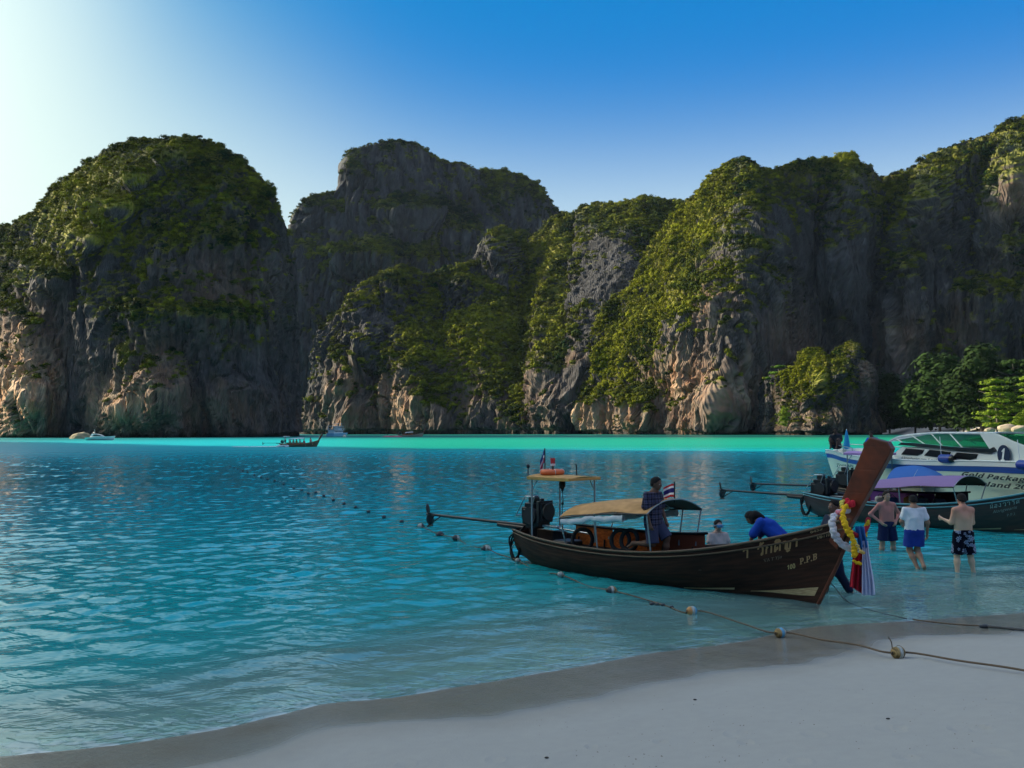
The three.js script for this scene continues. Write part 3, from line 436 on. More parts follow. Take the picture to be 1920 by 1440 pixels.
function person({ label, pos, turn = 0, scale = 1, pose, skin = [0.42, 0.25, 0.17], tone, hair = [0.006, 0.005, 0.005], hairKind = 'short', shirt, shorts, fine = 1, group, curl = 0.6, extra }) {
  const J = skeleton(pose), t = thing('person', label, 'person', pos, turn, group); t.scale.setScalar(scale);
  const arms = [], legs = [], torso = [
    [J.hipL, mid(J.shL, J.neck, 0.4).add(V(0, -0.05, 0)), 0.092, 0.08], [J.hipR, mid(J.shR, J.neck, 0.4).add(V(0, -0.05, 0)), 0.092, 0.08], [J.pelvis, J.chest, 0.11, 0.118], [mid(J.shL, J.neck, 0.85), J.shL, 0.062, 0.05], [mid(J.shR, J.neck, 0.85), J.shR, 0.062, 0.05], [J.chest, J.neck, 0.105, 0.06], [mid(J.chest, J.shL, 0.42), mid(J.chest, J.shR, 0.42), 0.082, 0.082]];
  for (const s of ['L', 'R']) {
    arms.push([J['sh' + s], J['el' + s], 0.054, 0.043], [J['el' + s], J['wr' + s], 0.042, 0.028]);
    legs.push([J['hip' + s], J['kn' + s], 0.092, 0.06], [J['kn' + s], mid(J['kn' + s], J['an' + s], 0.35), 0.056, 0.06], [mid(J['kn' + s], J['an' + s], 0.35), J['an' + s], 0.058, 0.036], [J['an' + s], J['to' + s], 0.037, 0.026]);
  }
  const body = [...torso, ...arms, ...legs, [J.neck, J.head, 0.058, 0.056]], geos = [];
  const add = (bones, h, k) => { const [lo, hi] = bounds(bones, h * 2.5); geos.push(isoMesh(bonesField(bones, k), lo, hi, h)); };
  add(body, 0.017 * fine, 0.045);
  if (fine < 2) { add(handBones(J.wrL, J.elL, J, 1, curl), 0.006, 0.012); add(handBones(J.wrR, J.elR, J, -1, curl), 0.006, 0.012); }
  else { add(handBones(J.wrL, J.elL, J, 1, curl), 0.012, 0.012); add(handBones(J.wrR, J.elR, J, -1, curl), 0.012, 0.012); }
  // head: skull, jaw, nose, brow, lips, ears, eye sockets, turned to look along J.look
  const q = new THREE.Quaternion().setFromUnitVectors(V(0, 0, 1), J.look.clone().normalize()), qi = q.clone().invert();
  const local = (f) => (x, y, z) => { const p = V(x - J.head.x, y - J.head.y, z - J.head.z).applyQuaternion(qi); return f(p.x, p.y, p.z); };
  const el = (cx, cy, cz, rx, ry, rz) => (x, y, z) => (Math.hypot((x - cx) / rx, (y - cy) / ry, (z - cz) / rz) - 1) * Math.min(rx, ry, rz);
  const skull = el(0, 0.035, -0.012, 0.077, 0.092, 0.096), jaw = el(0, -0.045, 0.028, 0.056, 0.062, 0.062), nose = cap([V(0, 0.015, 0.085), V(0, -0.022, 0.106), 0.008, 0.014]), brow = cap([V(-0.03, 0.028, 0.078), V(0.03, 0.028, 0.078), 0.012, 0.012]), chin = el(0, -0.088, 0.06, 0.024, 0.018, 0.02);
  const lips = el(0, -0.054, 0.085, 0.022, 0.009, 0.011), earL = el(0.08, 0, -0.005, 0.012, 0.03, 0.018), earR = el(-0.08, 0, -0.005, 0.012, 0.03, 0.018), eyeL = el(0.031, 0.008, 0.088, 0.014, 0.009, 0.012), eyeR = el(-0.031, 0.008, 0.088, 0.014, 0.009, 0.012);
  const headF = (x, y, z) => { let d = smin(skull(x, y, z), jaw(x, y, z), 0.05); d = smin(d, brow(x, y, z), 0.015); d = smin(d, nose(x, y, z), 0.012); d = smin(d, chin(x, y, z), 0.02); d = smin(d, lips(x, y, z), 0.008); d = Math.max(d, -Math.min(eyeL(x, y, z), eyeR(x, y, z)) - 0.004); return smin(smin(d, earL(x, y, z), 0.006), earR(x, y, z), 0.006); };
  const h = J.head; geos.push(isoMesh(local(headF), [h.x - 0.13, h.y - 0.14, h.z - 0.14], [h.x + 0.13, h.y + 0.15, h.z + 0.14], 0.0075 * Math.min(1.6, fine)));
  const g = mergeGeometries(geos), C = new Float32Array(g.attributes.position.count * 3), A = g.attributes.position.array;
  for (let i = 0; i < C.length; i += 3) C.set(tone ? tone(A[i], A[i + 1], A[i + 2]) : skin, i);
  g.setAttribute('color', new THREE.BufferAttribute(C, 3));
  mesh('body', g, skinMat, t);
  if (fine < 2) for (const [sx, n] of [[1, 'eye'], [-1, 'eye']]) { const p = V(0.031 * sx, 0.008, 0.079).applyQuaternion(q).add(h); mesh(n, new THREE.SphereGeometry(0.011, 10, 8).translate(p.x, p.y, p.z), eyeMat, t); }
  const hairF = (x, y, z) => {
    let d = Math.min(skull(x, y, z), el(0, 0.0, -0.03, 0.075, 0.085, 0.08)(x, y, z)) - 0.013 - 0.004 * nz(x * 60, y * 60, z * 60);
    const line = hairKind === 'short' ? Math.max(z * 0.9 + 0.012 - y, -0.085 - y + Math.max(0, z + 0.02) * 2) : z * 1.2 - 0.0 - y * 0.9;
    d = Math.max(d, line * 0.8);
    return d;
  };
  const hg = [isoMesh(local(hairF), [h.x - 0.14, h.y - 0.15, h.z - 0.16], [h.x + 0.14, h.y + 0.16, h.z + 0.15], 0.009)];
  if (hairKind === 'long') { const hb = extra.hair.map(([a, b, ra, rb]) => [V(...a), V(...b), ra, rb]); const f = bonesField(hb, 0.06), [lo, hi] = bounds(hb, 0.04); hg.push(isoMesh((x, y, z) => f(x, y, z) - 0.006 * nz(x * 40, y * 8, z * 40), lo, hi, 0.014)); }
  mesh('hair', hg.length > 1 ? merge(hg) : hg[0], std(hair, 0.95), t);
  if (shirt) {
    const b = [...torso.map(([p, r, x, y]) => [p, r, x, y])]; for (const s of ['L', 'R']) if (shirt.sleeve) { b.push([J['sh' + s], mid(J['sh' + s], J['el' + s], Math.min(1, shirt.sleeve)), 0.053, 0.05 + 0.008 * (shirt.loose || 1)]); if (shirt.sleeve > 1) b.push([J['el' + s], mid(J['el' + s], J['wr' + s], shirt.sleeve - 1), 0.055, 0.045]); }
    if (shirt.tail) for (const s of ['L', 'R']) b.push([J['hip' + s], mid(J['hip' + s], J['kn' + s], shirt.tail), 0.1, 0.1]);
    const f = bonesField(b, 0.035, 0.016 * (shirt.loose || 1)), [lo, hi] = bounds(b, 0.06), ax = J.neck.clone().sub(J.pelvis).normalize(), hem = shirt.hem ?? -0.06;
    const sl = ['L', 'R'].map((s) => { const a = J['sh' + s], d = J['el' + s].clone().sub(a), L = d.length(); return [a, d.normalize(), L * Math.min(1, shirt.sleeve || 0.01) + 0.03]; });
    const fold = shirt.fold ?? 0.006;
    mesh('shirt', isoMesh((x, y, z) => {
      let d = f(x, y, z) - fold * nz(x * 9 + 3, y * 7, z * 9) - fold * 0.6 * nz(x * 20, y * 12, z * 20);
      const along = (x - J.pelvis.x) * ax.x + (y - J.pelvis.y) * ax.y + (z - J.pelvis.z) * ax.z, nk = (x - J.neck.x) * ax.x + (y - J.neck.y) * ax.y + (z - J.neck.z) * ax.z;
      d = Math.max(d, hem - along, nk + 0.005 - Math.max(0, Math.hypot(x - J.neck.x, z - J.neck.z) - 0.07) * 0.1);
      return d;
    }, lo, hi, 0.014 * Math.min(1.5, fine)), shirt.mat, t);
  }
  if (shorts) {
    const b = [[J.pelvis, mid(J.pelvis, J.chest, 0.2), 0.115, 0.112], [J.hipL, J.hipR, 0.1, 0.1]]; for (const s of ['L', 'R']) { const len = shorts.len; b.push([J['hip' + s], mid(J['hip' + s], J['kn' + s], Math.min(1, len)), 0.105, 0.085 + 0.02 * (shorts.loose ?? 1)]); if (len > 1) b.push([J['kn' + s], mid(J['kn' + s], J['an' + s], len - 1), 0.075, 0.06]); }
    const f = bonesField(b, 0.04, 0.012), [lo, hi] = bounds(b, 0.05), ax = J.chest.clone().sub(J.pelvis).normalize(), top = shorts.top ?? 0.07;
    const cuts = ['L', 'R'].map((s) => { const a = J['hip' + s], d = J['kn' + s].clone().sub(a), L = d.length(); d.normalize(); return [a, d, L * Math.min(1, shorts.len) + 0.02]; });
    mesh(shorts.name || 'shorts', isoMesh((x, y, z) => {
      let d = f(x, y, z) - 0.005 * nz(x * 12, y * 9, z * 12 + 4);
      const along = (x - J.pelvis.x) * ax.x + (y - J.pelvis.y) * ax.y + (z - J.pelvis.z) * ax.z; d = Math.max(d, along - top);
      if (shorts.len <= 1) { const dl = Math.hypot(x - J.knL.x, z - J.knL.z), dr = Math.hypot(x - J.knR.x, z - J.knR.z), [a, dir, L] = dl < dr ? cuts[0] : cuts[1]; d = Math.max(d, (x - a.x) * dir.x + (y - a.y) * dir.y + (z - a.z) * dir.z - L); }
      return d;
    }, lo, hi, 0.013 * Math.min(1.5, fine)), shorts.mat, t);
  }
  return t;
}
const skinMat = phys([1, 1, 1], 0.55, { vertexColors: true, specularIntensity: 0.6, name: 'skin' }), eyeMat = std([0.5, 0.48, 0.45], 0.2);
const plaid = dataTex(256, 256, (u, v) => { const s = (x, w) => (x % 1 + 1) % 1 < w ? 1 : 0, a = s(u * 4, 0.42), b = s(v * 4, 0.42), c = s(u * 4 + 0.2, 0.07), d = s(v * 4 + 0.2, 0.07); let r = 0.11, g = 0.12, bl = 0.17; r += 0.09 * (a + b); g += 0.09 * (a + b); bl += 0.12 * (a + b); if (c || d) { r += 0.3; g += 0.26; bl += 0.28; } return [r, g, bl]; }, { srgb: true });
plaid.repeat.set(2.6, 2.6);
const floral = dataTex(512, 512, (u, v) => {
  let m = 0; const R = rng(9); for (let k = 0; k < 34; k++) { const cx = R(), cy = R(), s = 0.05 + 0.045 * R(), ph = R() * 6; for (const ox of [-1, 0, 1]) for (const oy of [-1, 0, 1]) { const dx = u - cx + ox, dy = v - cy + oy, r = Math.hypot(dx, dy); if (r < s * 1.3) { const a = Math.atan2(dy, dx) + ph, e = s * (0.62 + 0.38 * Math.abs(Math.cos(a * 2.5))); if (r < e && r > s * 0.16) m = Math.max(m, 0.55 + 0.45 * Math.cos(a * 5) * 0.4 + 0.3 * (r / s)); } } }
  return [lerp(0.03, 0.62, m), lerp(0.05, 0.68, m), lerp(0.12, 0.78, m)];
}, { srgb: true });
floral.repeat.set(1.9, 1.9);
const cloth = (c, more = {}) => phys(c, 0.9, { sheen: 0.3, sheenColor: lin(0.3, 0.3, 0.3), specularIntensity: 0.25, ...more });
const burnt = (x, y, z) => { const s = smooth(1.12, 1.42, y), n = 0.5 + 0.5 * nz(x * 7, y * 7, z * 7); return [lerp(0.62, 0.6, s), lerp(0.43, 0.27, s * (0.7 + 0.3 * n)), lerp(0.29, 0.2, s)]; };
const red = (x, y) => { const s = smooth(0.95, 1.1, y) * (1 - smooth(1.46, 1.54, y)); return [lerp(0.42, 0.5, s), lerp(0.25, 0.19, s), lerp(0.17, 0.155, s)]; };

// the bathers standing in the shallows
const wade = (px, py, y) => { const p = onY(px, py, 0); return [p.x, y, p.z]; };
person({
  label: 'shirtless man seen from behind in dark floral board shorts, wading furthest right', pos: wade(1808, 1072, -0.16), turn: Math.PI + 0.1, scale: 1.05, tone: burnt, hair: [0.01, 0.007, 0.005],
  pose: { knL: [0.13, 0.5, 0.03], knR: [-0.15, 0.5, 0.02], anL: [0.17, 0.09, -0.03], anR: [-0.2, 0.09, -0.02], toL: [0.2, 0.03, 0.15], toR: [-0.25, 0.03, 0.15], elR: [-0.23, 1.15, 0.04], wrR: [-0.1, 1.13, 0.27], elL: [0.25, 1.16, 0.02], wrL: [0.3, 1.22, 0.26], head: [0, 1.62, 0.04], look: V(0, -0.35, 1) },
  shorts: { len: 0.92, mat: cloth([1, 1, 1], { map: floral }), loose: 1.2 },
});
person({
  label: 'man in white T-shirt and blue shorts seen from behind, stepping through shallow water', pos: wade(1716, 1066, -0.12), turn: Math.PI - 0.15, scale: 1.0, skin: [0.36, 0.2, 0.13],
  pose: { knL: [0.1, 0.52, 0.06], knR: [-0.06, 0.53, 0.03], anL: [-0.03, 0.13, -0.12], anR: [-0.12, 0.2, -0.26], toL: [-0.1, 0.07, 0.0], toR: [-0.16, 0.06, -0.2], elL: [0.26, 1.15, 0.02], wrL: [0.2, 1.08, 0.24], elR: [-0.28, 1.14, -0.02], wrR: [-0.29, 0.88, 0.08], head: [0, 1.6, 0.05], look: V(0, -0.5, 1) },
  shirt: { sleeve: 0.62, hem: -0.13, loose: 1.0, mat: cloth([0.78, 0.78, 0.82]), fold: 0.009 }, shorts: { len: 0.72, mat: cloth([0.02, 0.05, 0.28]), loose: 2.2 },
});
person({
  label: 'shirtless reddened man in navy shorts facing the beach with hands on hips', pos: wade(1664, 1031, -0.33), turn: 0.15, scale: 1.04, tone: red, hair: [0.02, 0.012, 0.009],
  pose: { elL: [0.38, 1.19, -0.1], wrL: [0.19, 0.99, 0.08], elR: [-0.38, 1.19, -0.1], wrR: [-0.19, 0.99, 0.08], knL: [0.14, 0.5, 0.02], knR: [-0.14, 0.5, 0.02], anL: [0.17, 0.09, -0.02], anR: [-0.17, 0.09, -0.02] },
  shorts: { len: 0.85, mat: cloth([0.012, 0.018, 0.06]), loose: 1.6 },
});

// ---------------------------------------------------------------- longtail boats (bow at +x, starboard at +z)
const woodBump = dataTex(256, 256, (u, v) => 0.5 + 0.3 * tile(u * 1, v, 30, 2) * 0.6 + 0.35 * tile(u, 0.3, 6, 4) + (Math.abs((v * 5) % 1 - 0.5) > 0.47 ? -0.4 : 0));
woodBump.repeat.set(6, 2);
const weather = (a, b, seed, fu = 30, fv = 6) => dataTex(512, 256, (u, v) => { const t = clamp(0.5 + 0.8 * tile(u, v, fu, seed) + 0.4 * tile(u, v, fv, seed + 3)); return a.map((x, k) => lerp(x, b[k], t)); }, { srgb: true });
const M = {
  hullDark: phys([1, 1, 1], 0.62, { specularIntensity: 0.5, map: weather([0.16, 0.095, 0.065], [0.27, 0.16, 0.11], 3, 24, 9), bumpMap: woodBump, bumpScale: 0.006, side: THREE.DoubleSide, name: 'dark varnished planks' }),
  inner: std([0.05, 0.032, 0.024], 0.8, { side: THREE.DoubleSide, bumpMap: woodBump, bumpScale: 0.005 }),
  rail: std([1, 1, 1], 0.6, { map: weather([0.3, 0.24, 0.18], [0.46, 0.38, 0.3], 5), bumpMap: woodBump, bumpScale: 0.003 }),
  stem: phys([1, 1, 1], 0.45, { map: weather([0.3, 0.13, 0.06], [0.46, 0.21, 0.1], 8, 10, 40), bumpMap: woodBump, bumpScale: 0.004, clearcoat: 0.2, clearcoatRoughness: 0.4, name: 'varnished red brown plank' }),
  orange: std([1, 1, 1], 0.55, { map: weather([0.72, 0.33, 0.08], [0.88, 0.46, 0.15], 12, 20, 12), name: 'orange painted panel' }),
  redPanel: std([0.3, 0.07, 0.03], 0.6), dark: std([0.018, 0.018, 0.02], 0.55), iron: std([0.03, 0.03, 0.033], 0.45, { metalness: 0.5 }), steel: std([0.42, 0.45, 0.47], 0.35, { metalness: 0.7 }),
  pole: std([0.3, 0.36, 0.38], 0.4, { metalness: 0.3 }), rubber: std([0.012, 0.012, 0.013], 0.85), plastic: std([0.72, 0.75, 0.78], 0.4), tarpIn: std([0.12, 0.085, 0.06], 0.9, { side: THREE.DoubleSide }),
  stripe: std([1, 1, 1], 0.6, { map: weather([0.78, 0.7, 0.54], [0.6, 0.48, 0.32], 21, 14, 8) }), rope: std([0.12, 0.085, 0.055], 0.95), blueRope: std([0.05, 0.15, 0.3], 0.9),
};
const Bg = [[0.26], [0.44], [0.58], [0.68], [0.75], [0.8], [0.82], [0.81], [0.77], [0.7], [0.59], [0.45], [0.3], [0.15], [0.05]];
const Gy = [[0.74], [0.7], [0.66], [0.635], [0.62], [0.615], [0.62], [0.64], [0.68], [0.75], [0.85], [0.98], [1.14], [1.33], [1.55]];
const Ky = [[0.12], [-0.1], [-0.2], [-0.24], [-0.26], [-0.27], [-0.27], [-0.27], [-0.26], [-0.25], [-0.23], [-0.2], [-0.17], [-0.14], [-0.1]];
const spl = (P, t) => crom(P, clamp(t) * (P.length - 1))[0];
const stemX = (y) => { const k = clamp((y + 0.1) / 1.65); return 7.5 + 0.2 * Math.sin(k * 1.57) + 0.58 * k; }, sternX = (y) => -0.2 - 0.12 * (y - 0.1);
function hullPoint(t, v, side, out = 0) {
  const y = lerp(spl(Ky, t), spl(Gy, t), v), x = lerp(sternX(y), stemX(y), t), sec = 0.07 + 0.93 * Math.pow(1 - Math.pow(1 - v, 2.6), 0.72) * lerp(1, 0.55 + 0.45 * v, smooth(0.6, 1, t));
  return V(x, y, side * (Math.max(0.03, spl(Bg, t) * sec) + out));
}
function ribbonSheet(n, m, f, thick = 0.004) { const a = sheet(n, m, f); return a; }
function hullPatch(t0, t1, v0, v1, side, out, n = 40, m = 4) { return sheet(n, m, (u, v) => { const p = hullPoint(side > 0 ? lerp(t0, t1, u) : lerp(t1, t0, u), lerp(typeof v0 === 'function' ? v0(lerp(t0, t1, u)) : v0, typeof v1 === 'function' ? v1(lerp(t0, t1, u)) : v1, v), side, out); return p; }); }

function longtail({ name = 'longtail_boat', label, group, pos, turn, scale = 1, hull = M.hullDark, rail = M.rail, panel = M.orange, canopyTop, canopyX = [1.9, 4.35], canopyRise = 0.24, canopyY = 0, engineY = 0, roof = true, roofMat, curtain, stripe = true, detail = 1, tailTilt = 0, roofY = 2.04, side2 = M.redPanel }) {
  const t = thing(name, label, 'boat', pos, turn, group); t.scale.setScalar(scale);
  const nu = detail > 0 ? 110 : 40, nv = detail > 0 ? 22 : 8;
  const out = []; for (const s of [1, -1]) out.push(sheet(nu, nv, (u, v) => hullPoint(s > 0 ? u : 1 - u, v, s)));
  out.push(sheet(12, 8, (u, v) => { const a = hullPoint(0, v, 1), b = hullPoint(0, v, -1), p = a.clone().lerp(b, u); p.x -= 0.1 * Math.sin(u * Math.PI); return p; }));   // rounded stern
  const hm = mesh('hull', out, hull, t);
  const ins = []; for (const s of [1, -1]) ins.push(sheet(60, 8, (u, v) => { const p = hullPoint(lerp(0.005, 0.97, s > 0 ? 1 - u : u), lerp(0.3, 1, v), s, -0.035); return p; }));
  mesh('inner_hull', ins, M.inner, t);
  for (const s of [1, -1]) {
    const pts = []; for (let k = 0; k <= 40; k++) pts.push(hullPoint(k / 40, 1, s, 0.004));
    const rg = [tube(pts, 0.026, 90, 7)]; const p2 = []; for (let k = 0; k <= 40; k++) { const q = hullPoint(k / 40, 0.9, s, 0.012); p2.push(q); } rg.push(tube(p2, 0.016, 90, 6));
    mesh('gunwale_rail', rg, rail, t);
  }
  // deck boards fore and aft, floor, thwarts
  const plankAt = (t0, t1, y) => sheet(24, 4, (u, v) => { const tt = lerp(t0, t1, u), p = hullPoint(tt, clamp((y - spl(Ky, tt)) / (spl(Gy, tt) - spl(Ky, tt))), 1, -0.03); p.z *= lerp(1, -1, v); return p; });
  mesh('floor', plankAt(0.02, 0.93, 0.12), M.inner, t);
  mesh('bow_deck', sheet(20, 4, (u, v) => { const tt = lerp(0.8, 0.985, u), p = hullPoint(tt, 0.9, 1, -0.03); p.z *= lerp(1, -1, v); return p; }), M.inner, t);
  if (detail > 0) {
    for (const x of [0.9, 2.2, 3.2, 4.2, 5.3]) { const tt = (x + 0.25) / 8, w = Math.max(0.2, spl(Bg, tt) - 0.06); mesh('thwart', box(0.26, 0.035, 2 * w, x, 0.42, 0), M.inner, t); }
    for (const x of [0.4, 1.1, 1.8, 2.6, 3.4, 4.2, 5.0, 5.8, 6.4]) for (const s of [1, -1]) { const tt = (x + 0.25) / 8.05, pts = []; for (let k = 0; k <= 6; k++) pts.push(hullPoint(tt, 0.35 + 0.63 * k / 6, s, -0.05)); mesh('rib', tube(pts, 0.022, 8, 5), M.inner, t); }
  }
  // raised side panels under the canopy, with a dark capping rail
  for (const s of [-1, 1]) {
    if (s > 0) continue;
    const cut = detail > 0 ? [1.0, 2.05, 3.0, 3.55, 4.6] : [1.0, 4.6];
    for (let k = 0; k < cut.length - 1; k++) {
      const g = sheet(14, 3, (u, v) => { const x = lerp(cut[k] + 0.012, cut[k + 1] - 0.012, u), tt = (x + 0.25) / 8.05, p = hullPoint(tt, 1, s, -0.045); p.y = lerp(p.y - 0.34, p.y + 0.22 + 0.02 * u, v); p.x = x; return p; });
      mesh('side_panel', g, k >= 3 ? side2 : panel, t).material.side = THREE.DoubleSide;
    }
    const pts = []; for (let k = 0; k <= 14; k++) { const x = lerp(0.95, 4.65, k / 14), p = hullPoint((x + 0.25) / 8.05, 1, s, -0.045); p.x = x; p.y += 0.25; pts.push(p); }
    mesh('capping_rail', tube(pts, 0.03, 40, 6), M.dark, t);
  }
  // the stem plank rising over the bow
  const prow = new THREE.Shape(); [[7.98, 1.02], [8.27, 1.52], [8.95, 2.66], [8.99, 2.76], [8.93, 2.86], [8.64, 2.93], [8.58, 2.87], [8.05, 1.74], [7.9, 1.5], [7.76, 1.2]].forEach(([x, y], k) => k ? prow.lineTo(x, y) : prow.moveTo(x, y)); prow.closePath();
  const pg = new THREE.ExtrudeGeometry(prow, { depth: 0.13, bevelEnabled: true, bevelThickness: 0.015, bevelSize: 0.02, bevelSegments: 2 }).translate(0, 0, -0.065);
  { const uvA = pg.attributes.uv; for (let i = 0; i < uvA.count; i++) uvA.setXY(i, uvA.getX(i) * 0.25, uvA.getY(i) * 0.25); }
  mesh('stem_plank', pg, M.stem, t);
  { const keel = []; for (let k = 0; k <= 16; k++) { const y = lerp(-0.14, 1.35, k / 16); keel.push(V(stemX(y) + 0.012, y, 0)); } mesh('stem_post', tube(keel, 0.04, 30, 8), M.stem, t); }
  if (stripe) {
    for (const s of [1, -1]) {
      mesh('boot_stripe', hullPatch(0.83, 0.985, (q) => 0.195 - 0.06 * smooth(0.83, 0.985, q) + 0.012, (q) => 0.215 + 0.03 * smooth(0.83, 0.985, q), s, 0.006, 30, 2), M.stripe, t);
      if (s > 0) mesh('boot_stripe', hullPatch(0.66, 0.79, (q) => 0.235 + 0.02 * (0.79 - q) * 4, (q) => 0.255 + 0.02 * (0.79 - q) * 4 + 0.012 * smooth(0.66, 0.79, q), s, 0.006, 20, 2), M.stripe, t);
    }
  }
  // canopy: tarpaulin over a light frame
  if (canopyTop) {
    const [x0, x1] = canopyX, roofPt = (u, v, lift = 0) => { const x = lerp(x0, x1, u), a = (v - 0.5) * 2, y0 = canopyY + lerp(1.2, 1.43, u) + 0.05 * Math.sin(u * Math.PI); return V(x + 0.03 * a * a, y0 + canopyRise * (1 - Math.pow(Math.abs(a), 2.3)) + lift + (lift ? 0.006 * nz(x * 5, a * 4, 1) + 0.012 * Math.sin(u * Math.PI * 4) * Math.abs(a) : 0), a * 0.88); };
    mesh('canopy', sheet(40, 24, (u, v) => roofPt(u, v, 0.02)), canopyTop, t);
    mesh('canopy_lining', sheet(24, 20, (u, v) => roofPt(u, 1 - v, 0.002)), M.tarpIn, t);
    const hem = []; for (const [v, n] of [[0, 1], [1, 1]]) { const pts = []; for (let k = 0; k <= 20; k++) { const p = roofPt(k / 20, v); p.y -= 0.01; pts.push(p); } hem.push(pts); }
    for (const pts of hem) mesh('canopy_rail', tube(pts, 0.02, 40, 6), M.dark, t);
    for (const u of detail > 0 ? [0, 0.33, 0.66, 1] : [0, 1]) { const pts = []; for (let k = 0; k <= 16; k++) { const p = roofPt(u, k / 16, 0.005); pts.push(p); } mesh('canopy_hoop', tube(pts, 0.014, 32, 6), M.pole, t); }
    for (const [x, s] of [[x0 + 0.02, 1], [x0 + 0.02, -1], [lerp(x0, x1, 0.42), 1], [lerp(x0, x1, 0.46), -1], [lerp(x0, x1, 0.8), -1], [x1 - 0.02, 1], [x1 - 0.02, -1]]) {
      const u = (x - x0) / (x1 - x0), tt = (x + 0.25) / 8.05, lo = hullPoint(tt, 1, s, -0.05); lo.x = x; mesh('canopy_post', bar(lo, roofPt(u, s > 0 ? 1 : 0).add(V(0, 0.01, 0)), 0.016), M.pole, t);
    }
    if (curtain) for (const s of [1, -1]) mesh('rolled_curtain', sheet(70, 12, (u, v) => { const w = lerp(0.02, 0.74, u), p = roofPt(w, s > 0 ? 1 : 0), sag = 0.035 * Math.abs(Math.sin(u * Math.PI * 2.0)), a = v * 6.28; const r = 0.055 + 0.018 * nz(u * 14, v * 3, 2) + 0.02 * Math.sin(u * 31 + v * 5) * 0.3; return V(p.x, p.y - 0.085 - sag + Math.cos(a) * r * 1.25, p.z - s * 0.02 + Math.sin(a) * r * 0.8 * s); }), curtain, t);
  }
  // little roof over the helm
  if (roof) {
    const rm = roofMat || std([0.62, 0.5, 0.24], 0.7);
    mesh('helm_roof', sheet(20, 12, (u, v) => { const a = (v - 0.5) * 2; return V(lerp(0.5, 1.85, u), roofY + 0.045 * (1 - a * a) - 0.03 * u, a * 0.5); }), rm, t).material.side = THREE.DoubleSide;
    const fr = []; for (const s of [1, -1]) fr.push(box(1.37, 0.075, 0.025, 1.175, roofY - 0.045, s * 0.5)); for (const x of [0.5, 1.85]) fr.push(box(0.025, 0.06, 0.98, x, roofY - 0.04, 0));
    mesh('roof_edge', fr, rm, t);
    for (const [x, z] of [[0.6, 0.45], [0.6, -0.45], [1.72, 0.45], [1.72, -0.45]]) { if (x > 1 && z > 0) continue; const gz = Math.sign(z) * Math.min(Math.abs(z), 0.5), lo = V(x, 0.55, gz); const g = [bar(lo, V(x, roofY - 0.06, z), 0.021)]; g.push(bar(V(x, roofY - 0.32, z), V(x + (x < 1 ? 0.2 : -0.16), roofY - 0.06, z), 0.013)); mesh('roof_post', g, M.pole, t); }
  }
  // engine on its swivel, with the long tail shaft
  const E = new THREE.Group(); E.name = 'engine'; t.add(E); E.position.set(0.22, 0.86 + engineY, 0); E.rotation.z = tailTilt;
  const em = (n, g, m) => mesh(n, g, m, E);
  em('engine_block', [box(0.5, 0.36, 0.34, -0.02, 0.2, 0, 0.03), box(0.34, 0.16, 0.26, -0.06, 0.45, 0, 0.03), box(0.3, 0.2, 0.4, 0.16, 0.08, 0, 0.03), box(0.2, 0.3, 0.3, -0.22, 0.28, 0, 0.04)], M.iron);
  em('radiator', [box(0.1, 0.5, 0.46, 0.33, 0.34, 0, 0.02), box(0.05, 0.42, 0.38, 0.4, 0.34, 0, 0.02), new THREE.CylinderGeometry(0.05, 0.05, 0.05, 12).translate(0.33, 0.62, 0.08)], M.dark);
  em('flywheel', new THREE.CylinderGeometry(0.2, 0.2, 0.08, 22).rotateX(Math.PI / 2).translate(0.08, 0.24, 0.22), M.dark);
  em('fan', new THREE.CylinderGeometry(0.19, 0.19, 0.05, 20).rotateZ(Math.PI / 2).translate(0.46, 0.34, 0), M.dark);
  em('air_filter', new THREE.CylinderGeometry(0.1, 0.1, 0.18, 16).rotateX(Math.PI / 2).translate(0.0, 0.6, 0.02), M.dark);
  em('exhaust', [tube([V(-0.1, 0.4, -0.18), V(-0.2, 0.52, -0.22), V(-0.24, 0.66, -0.22)], 0.03, 12)], M.iron);
  em('engine_frame', [bar(V(-0.44, 0.22, 0.2), V(-0.12, 0.68, 0.2), 0.014), bar(V(-0.12, 0.68, 0.2), V(0.2, 0.68, 0.2), 0.014), bar(V(0.2, 0.68, 0.2), V(0.05, 0.2, 0.24), 0.012), bar(V(-0.44, 0.22, -0.2), V(-0.12, 0.68, -0.2), 0.014), bar(V(-0.12, 0.68, -0.2), V(-0.12, 0.68, 0.2), 0.012), bar(V(-0.44, 0.22, 0.2), V(-0.44, 0.22, -0.2), 0.014)], M.steel);
  em('swivel_post', [bar(V(0, -0.55, 0), V(0, 0.1, 0), 0.06), box(0.34, 0.1, 0.3, 0, -0.02, 0)], M.iron);
  em('tiller', [bar(V(0.35, 0.02, 0.05), V(1.75, -0.04, 0.1), 0.02), bar(V(1.75, -0.04, 0.1), V(1.95, -0.05, 0.1), 0.026), box(0.5, 0.05, 0.12, 0.62, 0.02, 0.06)], M.steel);
  const S = new THREE.Group(); S.name = 'tail_shaft'; E.add(S); S.position.set(-0.3, -0.02, 0);
  const sm2 = (n, g, m = M.iron) => mesh(n, g, m, S);
  sm2('shaft_tube', [bar(V(0, 0, 0), V(-3.75, 0.02, 0), 0.042, 0.036), bar(V(-0.05, -0.07, 0), V(-1.0, -0.05, 0), 0.065, 0.06)]);
  const blades = []; for (let k = 0; k < 2; k++) { const g = new THREE.SphereGeometry(0.14, 14, 8); g.scale(0.2, 1.1, 0.75).translate(0, 0.15, 0).rotateY(0.5).rotateX(k * Math.PI + 0.25); blades.push(g.translate(-3.82, 0.02, 0)); }
  blades.push(bar(V(-3.72, 0.02, 0), V(-3.92, 0.02, 0), 0.045, 0.03));
